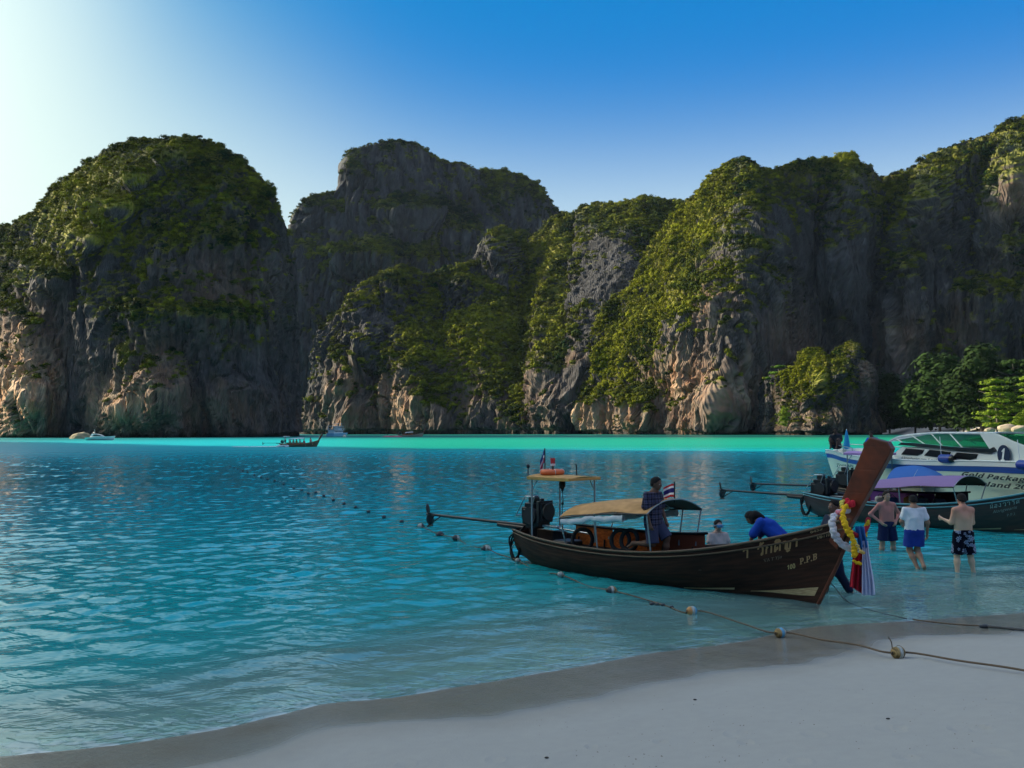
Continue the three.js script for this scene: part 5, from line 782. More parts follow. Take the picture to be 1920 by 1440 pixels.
// ---------------------------------------------------------------- the speedboat moored furthest right
{
  const ang = Math.atan2(0.994, -0.111), t = thing('speedboat', 'big white tour speedboat with green tinted canopy and blue stripe', 'boat', [17.25, 0, -27], ang);
  t.updateMatrixWorld(true);
  const iv = t.matrixWorld.clone().invert(), oo = EYE.clone().applyMatrix4(iv), on = (px, py, z0) => { const d = EYE.clone().add(ray(px, py)).applyMatrix4(iv).sub(oo), k = (z0 - oo.z) / d.z; return oo.clone().addScaledVector(d, k); };
  const white = phys([0.74, 0.78, 0.74], 0.35, { clearcoat: 0.6, clearcoatRoughness: 0.15, side: THREE.DoubleSide }), cream = phys([0.66, 0.78, 0.62], 0.4, { clearcoat: 0.4, side: THREE.DoubleSide }), blue = phys([0.015, 0.07, 0.36], 0.4, { side: THREE.DoubleSide }), black = std([0.008, 0.009, 0.011], 0.3), navy = phys([0.008, 0.018, 0.06], 0.4, { side: THREE.DoubleSide });
  const Lh = 19.1, halfB = (u) => 1.62 * Math.pow(1 - Math.pow(smooth(0.5, 1, u) * 0.985, 1.9), 0.62), sheerY = (u) => lerp(1.95, 1.79, smooth(0.08, 0.55, u)) + 0.18 * smooth(0.55, 1, u);
  const hp = (u, y, side) => { const f = clamp((y + 0.3) / (sheerY(u) + 0.3)); return V(Lh * u - 1.6 * smooth(0.75, 1, u) * Math.pow(1 - f, 1.2), y, side * Math.max(0.02, halfB(u) * (0.62 + 0.38 * Math.pow(f, 0.8)))); };
  const band = (y0, y1, n, m, off = 0) => { const g = []; for (const s of [-1, 1]) g.push(sheet(n, m, (u, v) => { const uu = s > 0 ? u : 1 - u, p = hp(uu, lerp(y0(uu), y1(uu), v), s); p.z += s * off; return p; })); return g; };
  mesh('hull', [...band(() => -0.3, (u) => sheerY(u), 80, 10), sheet(2, 10, (u, v) => { const a = hp(0, lerp(-0.3, 1.95, v), -1), b = hp(0, lerp(-0.3, 1.95, v), 1); return a.lerp(b, u); })], cream, t);
  mesh('blue_stripe', band((u) => sheerY(u) - 0.23, (u) => sheerY(u) - 0.04, 80, 2, 0.012), blue, t);
  mesh('gunwale', band((u) => sheerY(u) - 0.04, (u) => sheerY(u) + 0.14, 80, 3, 0.03), white, t);
  mesh('deck', sheet(60, 6, (u, v) => { const p = hp(u, sheerY(u), 1); p.z *= lerp(1, -1, v); p.y += 0.12; return p; }), white, t);
  const rub = []; for (const s of [-1, 1]) { const pts = []; for (let k = 0; k <= 40; k++) { const p = hp(k / 40, sheerY(k / 40) + 0.13, s); p.z += s * 0.03; pts.push(p); } rub.push(tube(pts, 0.03, 80, 6)); } mesh('rub_rail', rub, white, t);
  const cz = -1.42, ext = (pts, z, depth, b = 0.02) => { const s = new THREE.Shape(); pts.forEach(([x, y], k) => { const p = Array.isArray(x) ? x : on(x, y, z); k ? s.lineTo(p.x, p.y) : s.moveTo(p.x, p.y); }); s.closePath(); return new THREE.ExtrudeGeometry(s, { depth, bevelEnabled: b > 0, bevelThickness: b, bevelSize: b, bevelSegments: 1 }).translate(0, 0, z); };
  // cabin side with its windows, the front slanting back
  mesh('cabin_side', ext([[1664, 862], [1682, 846], [1694, 838], [1860, 852], [1990, 866], [1990, 905], [1900, 884], [1780, 871]], cz, 0.06), white, t);
  mesh('cabin_side', ext([[1664, 862], [1682, 846], [1694, 838], [1860, 852], [1990, 866], [1990, 905], [1900, 884], [1780, 871]], cz, 0.06).translate(0, 0, -2 * cz - 0.06), white, t);
  { const a = on(1694, 838, cz), b = on(1990, 866, cz), c = on(1664, 862, cz); mesh('cabin_roof', [box(Math.abs(b.x - a.x), 0.06, 2.8, (a.x + b.x) / 2, a.y - 0.02, 0, 0.02), sheet(2, 2, (u, v) => V(lerp(c.x, a.x, u), lerp(c.y, a.y, u), lerp(-1.4, 1.4, v)))], white, t); }
  for (const q of [[[1690, 852], [1699, 841], [1731, 844], [1728, 850], [1719, 854]], [[1733, 854], [1743, 844], [1781, 848], [1778, 856], [1766, 858]], [[1786, 858], [1794, 849], [1832, 852], [1829, 859], [1818, 862]]]) mesh('window', ext(q, cz - 0.05, 0.05, 0.012), phys([0.006, 0.007, 0.008], 0.3, { specularIntensity: 0.4 }), t);
  mesh('black_band', ext([[1684, 834], [1700, 835], [1760, 840.5], [1800, 844], [1858, 849], [1867, 846], [1862, 839], [1856, 842], [1800, 839.5], [1712, 831], [1690, 830]], cz - 0.1, 0.08, 0.01), black, t);
  // green tinted hardtop: glass, its white frame, raked pillar
  const glass = new THREE.MeshPhysicalMaterial({ color: lin(0.05, 0.3, 0.17), roughness: 0.12, transmission: 0.85, thickness: 0, side: THREE.DoubleSide });
  const G1 = [[1676, 826], [1750, 813], [1840, 813], [1858, 843], [1712, 830]];
  for (const zz of [cz, -cz]) mesh('tinted_pane', new THREE.ShapeGeometry((() => { const s = new THREE.Shape(); G1.forEach(([x, y], k) => { const p = on(x, y, cz); k ? s.lineTo(p.x, p.y) : s.moveTo(p.x, p.y); }); return s; })()).translate(0, 0, zz), glass, t);
  const A = [[1668, 828], [1684, 820], [1746, 812.5], [1843, 812.5]].map(([x, y]) => on(x, y, cz));
  mesh('hardtop', [sheet(30, 6, (u, v) => { const k = u * 3, i = Math.min(2, Math.floor(k)), p = A[i].clone().lerp(A[i + 1], k - i); p.z = lerp(cz - 0.05, -cz + 0.05, v); p.y += 0.05 * Math.sin(v * Math.PI); return p; })], white, t);
  for (const s of [1, -1]) mesh('hardtop_frame', tube(A.map((p) => V(p.x, p.y, p.z * s)), 0.045, 30, 6), white, t);
  for (const [x0, y0, x1, y1] of [[1680, 822, 1697, 832], [1711, 817, 1735, 833], [1747, 813, 1768, 836], [1782, 813, 1806, 840]]) for (const zz of [cz, -cz]) { const a = on(x0, y0, cz), b = on(x1, y1, cz); a.z = b.z = zz - 0.02; mesh('strut', bar(a, b, 0.022), white, t); }
  for (const zz of [cz - 0.03, -cz - 0.05]) mesh('raked_pillar', ext([[1838, 811], [1866, 812], [1900, 828], [1990, 862], [1990, 890], [1900, 880], [1872, 868], [1858, 842]], cz, 0.08, 0.02).translate(0, 0, zz - cz), white, t);
  mesh('tinted_pane', new THREE.ShapeGeometry((() => { const s = new THREE.Shape();[[1872, 814], [1990, 820], [1990, 858], [1904, 829]].forEach(([x, y], k) => { const p = on(x, y, cz); k ? s.lineTo(p.x, p.y) : s.moveTo(p.x, p.y); }); return s; })()).translate(0, 0, cz), glass, t);
  mesh('rear_roof', [sheet(6, 4, (u, v) => { const a = on(1843, 812.5, cz), b = on(1990, 815, cz), p = a.lerp(b, u); p.z = lerp(cz - 0.05, -cz + 0.05, v); p.y += 0.02; return p; })], white, t);
  // round badge with a white numeral one
  { const c = on(1889.5, 853, cz), r = 0.31, zz = cz - 0.135; mesh('round_badge', new THREE.CylinderGeometry(r, r, 0.02, 32).rotateX(Math.PI / 2).translate(c.x, c.y, zz), navy, t);
    const s = new THREE.Shape(); [[-.09, -.2], [.1, -.2], [.1, -.15], [.045, -.14], [.045, .21], [-.0, .21], [-.1, .12], [-.085, .09], [-.04, .11], [-.04, -.14], [-.09, -.15]].forEach(([x, y], k) => { const q = [c.x - x + y * -0.22, c.y + y]; k ? s.lineTo(...q) : s.moveTo(...q); });
    mesh('numeral', new THREE.ExtrudeGeometry(s, { depth: 0.012, bevelEnabled: false }).translate(0, 0, zz - 0.024), std([0.82, 0.84, 0.8], 0.5), t); }
  // lettering on the side
  const quad = (name, P, z, tex, col, zs) => { const c = P.map(([x, y]) => on(x, y, z)); const m = mesh(name, sheet(6, 2, (u, v) => { const p = c[0].clone().lerp(c[1], u).lerp(c[2].clone().lerp(c[3], u), v); p.z = z; return p; }), paint(tex, col), t); return m; };
  const words = (w, h, font, txt, weight) => lettering(w, h, (x) => { x.fillStyle = '#fff'; x.strokeStyle = '#fff'; x.lineWidth = weight; x.font = font; x.fillText(txt, 10, h * 0.76, w - 20); x.strokeText(txt, 10, h * 0.76, w - 20); });
  quad('lettering', [[1798, 896], [1936, 909], [1802, 881], [1936, 893]], -1.645, words(1024, 220, 'italic bold 170px sans-serif', 'Gold Package', 5), [0.01, 0.03, 0.035]);
  quad('lettering', [[1764, 908], [1926, 922], [1767, 894], [1926, 907]], -1.645, words(1200, 200, 'italic bold 160px sans-serif', 'Phi Phi island 20', 5), [0.01, 0.03, 0.035]);
  quad('lettering', [[1688, 862], [1768, 869], [1690, 853], [1768, 860]], cz - 0.035, words(700, 90, '66px sans-serif', 'd.kmenhuniyo.com  E-mail: hu', 1), [0.12, 0.16, 0.2]);
  quad('lettering', [[1792, 872], [1824, 875], [1793, 864], [1824, 867]], cz - 0.035, words(320, 90, '66px sans-serif', 'huniyo.com', 1), [0.12, 0.16, 0.2]);
  quad('lettering', [[1828, 871], [1877, 876], [1829, 862], [1877, 868]], cz - 0.035, lettering(420, 90, (x) => script(x, ['so', 'aa', 'no', 'oo', 'ng', 'wo', 'aa', 'ko', 'aa', 'ko', 'to+i', 'aa', 'no'], 6, 34, 30, 44, '#fff', 6)), [0.12, 0.16, 0.2]);
  quad('lettering', [[1566, 878], [1606, 879], [1567, 867], [1606, 868]], -1.35, words(420, 110, 'italic bold 90px serif', 'Tomhat', 2), [0.05, 0.15, 0.15]);
  quad('lettering', [[1567, 891], [1610, 892], [1567, 880], [1610, 881]], -1.5, words(420, 110, 'italic bold 90px sans-serif', 'Cpens NUST', 3), [0.02, 0.08, 0.1]);
  { const c = on(1706, 890, -1.64), s = new THREE.Shape(); s.absarc(c.x, c.y, 0.33, 0, Math.PI); mesh('half_disc_emblem', new THREE.ShapeGeometry(s, 20).translate(0, 0, -1.648), blue, t); }
  // bow rail
  const rail = []; for (const s of [-1, 1]) { const pts = []; for (let k = 0; k <= 10; k++) { const u = lerp(0.74, 0.985, k / 10), p = hp(u, sheerY(u), s); p.y += 0.42; p.z *= 0.92; pts.push(p); } rail.push(tube(pts, 0.02, 30, 6)); for (const k of [0, 3, 6, 9]) rail.push(bar(pts[k].clone().add(V(0, -0.32, 0)), pts[k], 0.016)); } mesh('bow_rail', rail, M.steel, t);
  mesh('foredeck_box', [box(1.6, 0.26, 0.9, 14.8, 2.12, 0, 0.06), box(0.9, 0.2, 0.7, 17.0, 2.1, 0, 0.06)], white, t);
  // fenders hanging on the side
  const fend = (px, py, z, label) => { const p = on(px, py, z).applyMatrix4(t.matrixWorld), f = thing('boat_fender', label, 'fender', [p.x, p.y, p.z], ang); mesh('fender_body', new THREE.CapsuleGeometry(0.15, 0.5, 6, 16).rotateZ(Math.PI / 2), phys([0.01, 0.035, 0.3], 0.4, { clearcoat: 0.3 }), f); mesh('fender_cap', [new THREE.CylinderGeometry(0.1, 0.13, 0.12, 14).rotateZ(Math.PI / 2).translate(-0.4, 0, 0)], black, f); mesh('fender_rope', bar(V(0.3, 0.1, 0), V(0.45, 0.75, 0.05), 0.012), M.plastic, f); };
  fend(1774, 860, cz - 0.25, 'blue fender hanging below the speedboat\'s cabin windows'); fend(1924, 872, cz - 0.3, 'blue fender at the right edge behind the round badge');
  // two men and a closed parasol on the foredeck
  const sit = { pelvis: [0, 0.12, -0.05], hipL: [0.095, 0.12, -0.05], hipR: [-0.095, 0.12, -0.05], knL: [0.16, 0.42, 0.25], knR: [-0.16, 0.42, 0.25], anL: [0.12, 0.06, 0.42], anR: [-0.12, 0.06, 0.42], toL: [0.12, 0.03, 0.58], toR: [-0.12, 0.03, 0.58], chest: [0, 0.42, -0.04], neck: [0, 0.64, 0.03], head: [0, 0.79, 0.08], look: V(0, -0.2, 1), shL: [0.18, 0.59, 0.0], shR: [-0.18, 0.59, 0.0], elL: [0.26, 0.36, 0.1], wrL: [0.18, 0.38, 0.32], elR: [-0.26, 0.36, 0.1], wrR: [-0.18, 0.38, 0.32] };
  const onDeck = (px, x) => { const p = V(x, 2.08, 0); let b = 1e9, z = 0; for (let k = -150; k <= 150; k++) { const q = V(x, 2.08, k / 100).applyMatrix4(t.matrixWorld).project(camera), e = Math.abs((q.x + 1) * 960 - px); if (e < b) { b = e; z = k / 100; } } return V(x, 2.08, z).applyMatrix4(t.matrixWorld); };
  let w = onDeck(1568, 16.9); person({ label: 'man in dark clothes sitting on the speedboat\'s bow', pos: [w.x, w.y + 0.1, w.z], turn: -0.6, scale: 1.05, skin: [0.07, 0.04, 0.03], fine: 2, pose: sit, shirt: { sleeve: 0.7, hem: -0.04, mat: cloth([0.03, 0.035, 0.045]) }, shorts: { len: 1, mat: cloth([0.02, 0.02, 0.03]) } });
  w = onDeck(1636, 13.2); person({ label: 'man in bright blue shirt sitting on the speedboat\'s foredeck', pos: [w.x, w.y, w.z], turn: -0.9, scale: 1.0, skin: [0.09, 0.05, 0.035], fine: 2, pose: sit, shirt: { sleeve: 0.8, hem: -0.04, mat: cloth([0.015, 0.09, 0.5]) }, shorts: { len: 1, mat: cloth([0.02, 0.02, 0.03]) } });
  w = onDeck(1588, 16.0); const pr = thing('parasol', 'closed light blue parasol standing on the speedboat\'s bow', 'parasol', [w.x, w.y, w.z]);
  mesh('pole', bar(V(0, 0, 0), V(0, 1.0, 0), 0.02), M.plastic, pr); mesh('folded_canopy', new THREE.LatheGeometry([[0.0, 0.98], [0.03, 0.94], [0.08, 0.7], [0.13, 0.4], [0.15, 0.22], [0.1, 0.14], [0.03, 0.12]].map(([x, y]) => new THREE.Vector2(x, y)), 12), cloth([0.03, 0.28, 0.55]), pr);
}

// ---------------------------------------------------------------- boats far out on the bay
{
  const p = onY(527, 838, 0), q = onY(592, 838, 0);
  const fb = longtail({ label: 'small longtail boat full of passengers crossing the bay below the gap between the hills', pos: [p.x, 0, p.z], turn: 0.12, scale: Math.hypot(q.x - p.x, q.z - p.z) / 8.0, hull: std([0.16, 0.09, 0.05], 0.6, { side: THREE.DoubleSide }), rail: M.orange, panel: M.orange, canopyTop: std([0.45, 0.55, 0.6], 0.7, { side: THREE.DoubleSide }), canopyX: [1.6, 4.9], canopyRise: 0.2, canopyY: 0.35, roof: true, roofY: 2.3, stripe: false, detail: 0, roofMat: M.plastic });
  fb.updateMatrixWorld(true);
  const pose = { pelvis: [0, 0.12, 0], hipL: [0.095, 0.12, 0], hipR: [-0.095, 0.12, 0], knL: [0.12, 0.14, 0.4], knR: [-0.12, 0.14, 0.4], anL: [0.12, -0.28, 0.4], anR: [-0.12, -0.28, 0.4], toL: [0.12, -0.32, 0.55], toR: [-0.12, -0.32, 0.55], chest: [0, 0.42, 0], neck: [0, 0.64, 0], head: [0, 0.79, 0.03], shL: [0.18, 0.59, 0], shR: [-0.18, 0.59, 0], elL: [0.24, 0.34, 0.06], wrL: [0.18, 0.22, 0.3], elR: [-0.24, 0.34, 0.06], wrR: [-0.18, 0.22, 0.3] };
  const cols = [[0.6, 0.3, 0.2], [0.55, 0.4, 0.3], [0.5, 0.35, 0.1], [0.6, 0.55, 0.45], [0.5, 0.1, 0.12], [0.62, 0.2, 0.22]], names = ['first seat from the engine, under the canopy', 'second seat under the canopy', 'third seat under the canopy', 'fourth seat under the canopy', 'seat just ahead of the canopy', 'bow'], xs = [1.9, 2.6, 3.3, 4.0, 4.9, 6.3];
  xs.forEach((x, k) => { const w = V(x, 0.5 + (k > 4 ? 0.35 : 0), 0.2).applyMatrix4(fb.matrixWorld); person({ label: 'passenger of the small crossing longtail on the ' + names[k], pos: [w.x, w.y, w.z], turn: 1.2, scale: 1.1, skin: [0.4, 0.22, 0.15], fine: 3, pose, shirt: { sleeve: 0.6, hem: -0.04, mat: cloth(cols[k]) } }); });
  { const w = V(0.9, 0.6, 0).applyMatrix4(fb.matrixWorld); person({ label: 'helmsman standing at the stern of the small crossing longtail', pos: [w.x, w.y, w.z], turn: 1.4, scale: 0.85, skin: [0.15, 0.08, 0.05], fine: 3, pose: {}, shirt: { sleeve: 0.6, hem: -0.06, mat: cloth([0.6, 0.6, 0.6]) }, shorts: { len: 0.9, mat: cloth([0.05, 0.05, 0.08]) } }); }
  const R = rng(4), sp = onY(486, 838.5, 0), g = []; for (let k = 0; k < 130; k++) { const u = Math.pow(R(), 0.7), r = 0.07 + 0.1 * R(); g.push(new THREE.IcosahedronGeometry(r, 0).scale(2.4, 0.7, 1.2).translate((u - 0.5) * 11, 0.05 + 0.5 * R() * R() * (u > 0.8 ? 1 : 0.15), (R() - 0.5) * (1.2 - 0.7 * u))); }
  const s = mesh('wake_foam', merge(g), std([0.8, 0.84, 0.84], 0.9)); s.position.copy(sp); tag(s, 'white wake splash behind the small crossing longtail', null, null, 'stuff');
}
{ // two-deck tour boat
  const a = onY(631, 818, 0), t = thing('tour_boat', 'pale blue two-deck tour boat moored below the tall middle cliffs', 'boat', [a.x, 0, a.z], 1.25), k = Math.abs(a.z) / 480, w = std([0.72, 0.82, 0.86], 0.5), d = std([0.04, 0.1, 0.16], 0.3), b = std([0.16, 0.45, 0.62], 0.5);
  t.scale.setScalar(k * 0.95);
  const hullS = new THREE.Shape(); [[-6.5, 0], [5.6, 0], [7.8, 1.9], [-6.5, 1.5]].forEach(([x, y], i) => i ? hullS.lineTo(x, y) : hullS.moveTo(x, y));
  mesh('hull', new THREE.ExtrudeGeometry(hullS, { depth: 4, bevelEnabled: true, bevelSize: 0.25, bevelThickness: 0.4, bevelSegments: 2 }).translate(0, -0.2, -2), b, t);
  mesh('lower_cabin', [box(9.5, 1.6, 3.6, -1, 2.4, 0, 0.1)], w, t); mesh('deck_slab', box(12, 0.18, 4.4, -0.5, 3.3, 0, 0.05), w, t); mesh('upper_cabin', box(4.2, 1.7, 3.0, 1.2, 4.3, 0, 0.15), w, t); mesh('roof', [box(9.5, 0.14, 4.2, -0.8, 5.3, 0, 0.05)], w, t); mesh('top_awning', box(4.6, 0.12, 3.2, 0.8, 6.6, 0, 0.05), w, t);
  for (let i = 0; i < 6; i++) for (const z of [1.83, -1.83]) mesh('window', box(1.05, 0.75, 0.06, -4.9 + i * 1.5, 2.55, z, 0.02), d, t);
  for (let i = 0; i < 3; i++) mesh('window', box(1.0, 0.7, 0.06, -0.2 + i * 1.3, 4.45, 1.53, 0.02), d, t);
  const posts = []; for (const x of [-5, -3, -1, 1, 3.4]) for (const z of [2, -2]) posts.push(bar(V(x, 3.3, z), V(x, 5.3, z), 0.06)); for (const z of [2.1, -2.1]) posts.push(bar(V(-6.3, 4.1, z), V(5.2, 4.1, z), 0.05)); for (const [x, z] of [[-1.2, 1.4], [2.8, 1.4], [-1.2, -1.4], [2.8, -1.4]]) posts.push(bar(V(x, 5.3, z), V(x, 6.6, z), 0.05)); mesh('railing', posts, w, t);
  const bo = onY(646, 819.5, 0), by = thing('mooring_buoy', 'pale mooring buoy floating off the pale blue tour boat\'s bow', 'buoy', [bo.x, 0.35, bo.z]); mesh('float', new THREE.SphereGeometry(0.75, 12, 10), std([0.6, 0.6, 0.5], 0.6), by); mesh('ring', new THREE.TorusGeometry(0.2, 0.06, 6, 12).translate(0, 0.85, 0), M.iron, by);
}
{ // white motor yacht under the left hill
  const a = onY(186, 825.5, 0), k = Math.abs(a.z) / 300, t = thing('motor_yacht', 'sleek white motor yacht anchored at the foot of the left hill', 'boat', [a.x, 0, a.z], 0.06), w = phys([0.8, 0.8, 0.78], 0.3, { clearcoat: 0.5 }); t.scale.setScalar(k * 1.0);
  mesh('hull', sheet(30, 10, (u, v) => { const a = (v - 0.5) * 2, b = 1.2 * Math.pow(1 - Math.pow(u, 2.6), 0.7) + 0.03; return V(lerp(-4, 4.4, u) + 0.5 * Math.abs(a) * u, -0.2 + (1.05 + 0.5 * u) * Math.pow(Math.abs(a), 0.7), Math.sign(a) * b * Math.pow(Math.abs(a), 0.35)); }), w, t).material.side = THREE.DoubleSide;
  mesh('deck', sheet(20, 4, (u, v) => V(lerp(-4, 4.6, u), 0.75 + 0.42 * u, lerp(1, -1, v) * (1.15 * Math.pow(1 - Math.pow(u, 2.6), 0.7)))), w, t);
  const c = new THREE.Shape(); [[-2.6, 0.8], [1.9, 1.0], [0.6, 1.6], [-0.6, 1.95], [-2.0, 1.95]].forEach(([x, y], i) => i ? c.lineTo(x, y) : c.moveTo(x, y)); mesh('cabin', new THREE.ExtrudeGeometry(c, { depth: 1.5, bevelSize: 0.08, bevelThickness: 0.1, bevelSegments: 2 }).translate(0, 0, -0.75), w, t);
  const g = new THREE.Shape(); [[-1.7, 1.35], [1.1, 1.32], [0.4, 1.6], [-0.6, 1.78], [-1.4, 1.72]].forEach(([x, y], i) => i ? g.lineTo(x, y) : g.moveTo(x, y)); for (const z of [0.86, -0.9]) mesh('window', new THREE.ExtrudeGeometry(g, { depth: 0.04, bevelEnabled: false }).translate(0, 0, z), M.dark, t);
  mesh('radar_arch', [bar(V(-1.9, 1.9, 0.6), V(-1.5, 2.5, 0.5), 0.05), bar(V(-1.9, 1.9, -0.6), V(-1.5, 2.5, -0.5), 0.05), bar(V(-1.5, 2.5, 0.5), V(-1.5, 2.5, -0.5), 0.05), bar(V(-1.5, 2.5, 0), V(-1.5, 3.4, 0), 0.03)], w, t);
}
{ // another longtail with a pink kayak beside it
  const p = onY(748, 819, 0), q = onY(790, 819, 0), z = p.z; longtail({ label: 'distant longtail boat with pale canopy close under the middle cliffs', pos: [p.x, 0, z], turn: 0.1, scale: Math.hypot(q.x - p.x, q.z - p.z) / 8.6, hull: std([0.3, 0.26, 0.2], 0.7, { side: THREE.DoubleSide }), canopyTop: std([0.4, 0.4, 0.46], 0.8, { side: THREE.DoubleSide }), canopyX: [2, 4.6], roof: false, stripe: false, detail: 0 });
  const a = onY(736, 819.5, 0), t = thing('kayak', 'long pink kayak floating left of the distant longtail under the cliffs', 'kayak', [a.x, 0.1, a.z]); mesh('kayak_hull', new THREE.SphereGeometry(1, 16, 10).scale(4.6, 0.55, 0.8), std([0.5, 0.1, 0.16], 0.5), t); mesh('cockpit', new THREE.TorusGeometry(0.6, 0.12, 6, 16).rotateX(Math.PI / 2).scale(2.2, 1, 0.8).translate(0, 0.5, 0), M.dark, t);
}
{ const p = onY(150, 822.5, 0), g = new THREE.IcosahedronGeometry(1, 4), a = g.attributes.position; for (let i = 0; i < a.count; i++) { const x = a.getX(i), y = a.getY(i), z = a.getZ(i), n = 1 + 0.35 * fbm(x * 1.6 + 3, y * 1.6, z * 1.6, 3); a.setXYZ(i, x * n * 4.6, Math.max(-0.4, y * n * 2.7 + 0.6 * x), z * n * 3); } g.computeVertexNormals();
  tag(mesh('boulder', mergeVertices(g), std([0.34, 0.27, 0.16], 0.9)), 'pale yellowish boulder in the water left of the white motor yacht', 'rock').position.copy(p); }

// ---------------------------------------------------------------- buoy lines and ropes
const ropeMat = M.rope, buoyMat = [std([1, 1, 1], 0.7, { map: weather([0.72, 0.6, 0.38], [0.36, 0.29, 0.14], 51, 5, 9) }), std([0.14, 0.42, 0.6], 0.6), std([1, 1, 1], 0.65, { map: weather([0.85, 0.87, 0.86], [0.5, 0.5, 0.42], 53, 6, 8) })];
function buoyAt(label, px, py, dia, y, tilt, cols, group, land = true) {
  const p = land ? landAt(px, py) : onY(px, py, 0), t = thing('buoy', label, 'buoy', [p.x, y === undefined ? p.y + dia * 0.42 : y, p.z], tilt, group), r = dia / 2;
  const part = (a, b, m, n) => mesh(n, new THREE.SphereGeometry(r, 22, 8, 0, 6.283, a, b - a).scale(1, 1.18, 1).rotateZ(Math.PI / 2), m, t);
  part(0.12, 1.15, cols[0], 'buoy_end'); part(1.15, 1.7, cols[1], 'buoy_band'); part(1.7, 3.02, cols[2], 'buoy_end');
  mesh('rope_eye', [new THREE.TorusGeometry(r * 0.22, r * 0.09, 6, 12).translate(r * 1.2, 0, 0), new THREE.TorusGeometry(r * 0.22, r * 0.09, 6, 12).translate(-r * 1.2, 0, 0), new THREE.TorusGeometry(r * 1.02, r * 0.05, 6, 24)], ropeMat, t);
  return t;
}
const dark = std([0.05, 0.055, 0.06], 0.7), tan = buoyMat[0], bl = buoyMat[1], wh = buoyMat[2];
const B1 = buoyAt('dirty yellow and white buoy highest on the dry sand', 1684, 1234, 0.165, undefined, 0.5, [tan, wh, tan]);
mesh('frayed_end', tube([V(-0.1, 0.06, 0), V(-0.13, 0.15, 0.01), V(-0.17, 0.21, 0)], 0.007, 10, 5), ropeMat, B1);
const B2 = buoyAt('dirty yellow and blue buoy on the wet sand below the bow', 1463, 1195, 0.16, undefined, 0.6, [tan, bl, wh]);
const B3 = buoyAt('orange and blue buoy at the water\'s edge beside the bow', 1297, 1150, 0.165, 0.04, 0.5, [std([0.5, 0.24, 0.08], 0.7), wh, bl], null, false);
const B4 = buoyAt('grey and white buoy floating below the near boat\'s hull', 1147, 1111, 0.17, 0.04, 0.4, [dark, wh, tan], null, false);
const B5 = buoyAt('small white buoy floating against the near boat\'s hull', 1051, 1082, 0.13, 0.05, 0.4, [wh, wh, wh], null, false);
const B6 = buoyAt('small pale buoy floating under the near boat\'s stern', 971, 1055, 0.12, 0.05, 0.4, [wh, wh, wh], null, false);
const B7 = buoyAt('pale buoy with dark end floating left of the near boat\'s stern', 912, 1033, 0.19, 0.06, 0.3, [dark, wh, wh], null, false);
const B8 = buoyAt('dark buoy with pale end floating under the tail shaft', 855, 1013, 0.18, 0.06, 0.3, [dark, dark, wh], null, false);
const B9 = buoyAt('dark flat buoy floating right of the raised propeller', 825, 1004, 0.18, 0.03, 0.3, [dark, dark, dark], null, false);
const B10 = buoyAt('pale buoy floating just below the raised propeller', 789, 990, 0.18, 0.06, 0.3, [wh, wh, dark], null, false);
const mid3 = (a, b, t, dy) => a.position.clone().lerp(b.position, t).add(V(0, dy, 0));
{ const end = landAt(1985, 1276).add(V(0, 0.03, 0)), pts = [end, landAt(1900, 1262).add(V(0, 0.05, 0)), landAt(1800, 1248).add(V(0, 0.055, 0)), B1.position.clone().add(V(0.12, 0, 0)), B1.position.clone().add(V(-0.12, 0, 0)), mid3(B1, B2, 0.3, 0.01), mid3(B1, B2, 0.6, 0.0), B2.position.clone().add(V(0.11, 0, 0)), B2.position.clone().add(V(-0.11, 0, 0)), mid3(B2, B3, 0.4, 0.0), B3.position.clone().add(V(0.1, 0, 0)), B3.position.clone().add(V(-0.1, -0.03, 0)), mid3(B3, B4, 0.25, -0.03), mid3(B3, B4, 0.5, -0.01), B4.position, mid3(B4, B5, 0.4, -0.06), B5.position, mid3(B5, B6, 0.5, -0.1), B6.position, mid3(B6, B7, 0.6, -0.02), B7.position, mid3(B7, B8, 0.5, -0.08), B8.position, B9.position, B10.position];
  const r = thing('rope', 'long brown mooring rope strung with buoys across sand and shallows', 'rope'); mesh('rope_strand', tube(pts, 0.0125, 420, 7), ropeMat, r);
  const rg = rng(3); const kn = []; for (const [px, py] of [[1222, 1132], [1232, 1133], [1243, 1134], [1259, 1138]]) { const p = onY(px, py, 0.02); kn.push(new THREE.IcosahedronGeometry(0.03 + 0.01 * rg(), 1).scale(1.4, 0.8, 1).translate(p.x, p.y, p.z)); } mesh('knot', kn, dark, r); }
{ const P = [[1990, 1191], [1920, 1185], [1880, 1181], [1850, 1178], [1800, 1175], [1750, 1170], [1712, 1165]].map(([x, y]) => landAt(x, y).add(V(0, 0.03, 0))); const r = thing('rope', 'short rope with a dark splice on the sand at the right edge', 'rope'); mesh('rope_strand', tube(P, 0.011, 80, 6), ropeMat, r); mesh('splice', [tube(P.slice(0, 4), 0.02, 30, 7), new THREE.IcosahedronGeometry(0.045, 1).scale(2, 0.7, 0.8).translate(P[3].x - 0.03, P[3].y, P[3].z)], dark, r); }
{ const a = W(V(8.05, 1.1, 0.1)), pts = [a, onY(1557, 1084, 0.4), onY(1566, 1102, 0.1), onY(1590, 1128, 0.0), onY(1640, 1146, -0.01), onY(1700, 1160, 0.0)]; const r = thing('rope', 'thin dark bow line running from the near boat into the shallows', 'rope'); mesh('rope_strand', tube(pts, 0.009, 80, 6), dark, r); }
{ const a = W(V(-0.35, 0.35, 0.1)), pts = [a, onY(920, 1016, 0.12), onY(890, 1020, 0.02)]; const r = thing('rope', 'thin stern line running from the near boat into the water', 'rope'); mesh('rope_strand', tube(pts, 0.008, 30, 5), dark, r); }
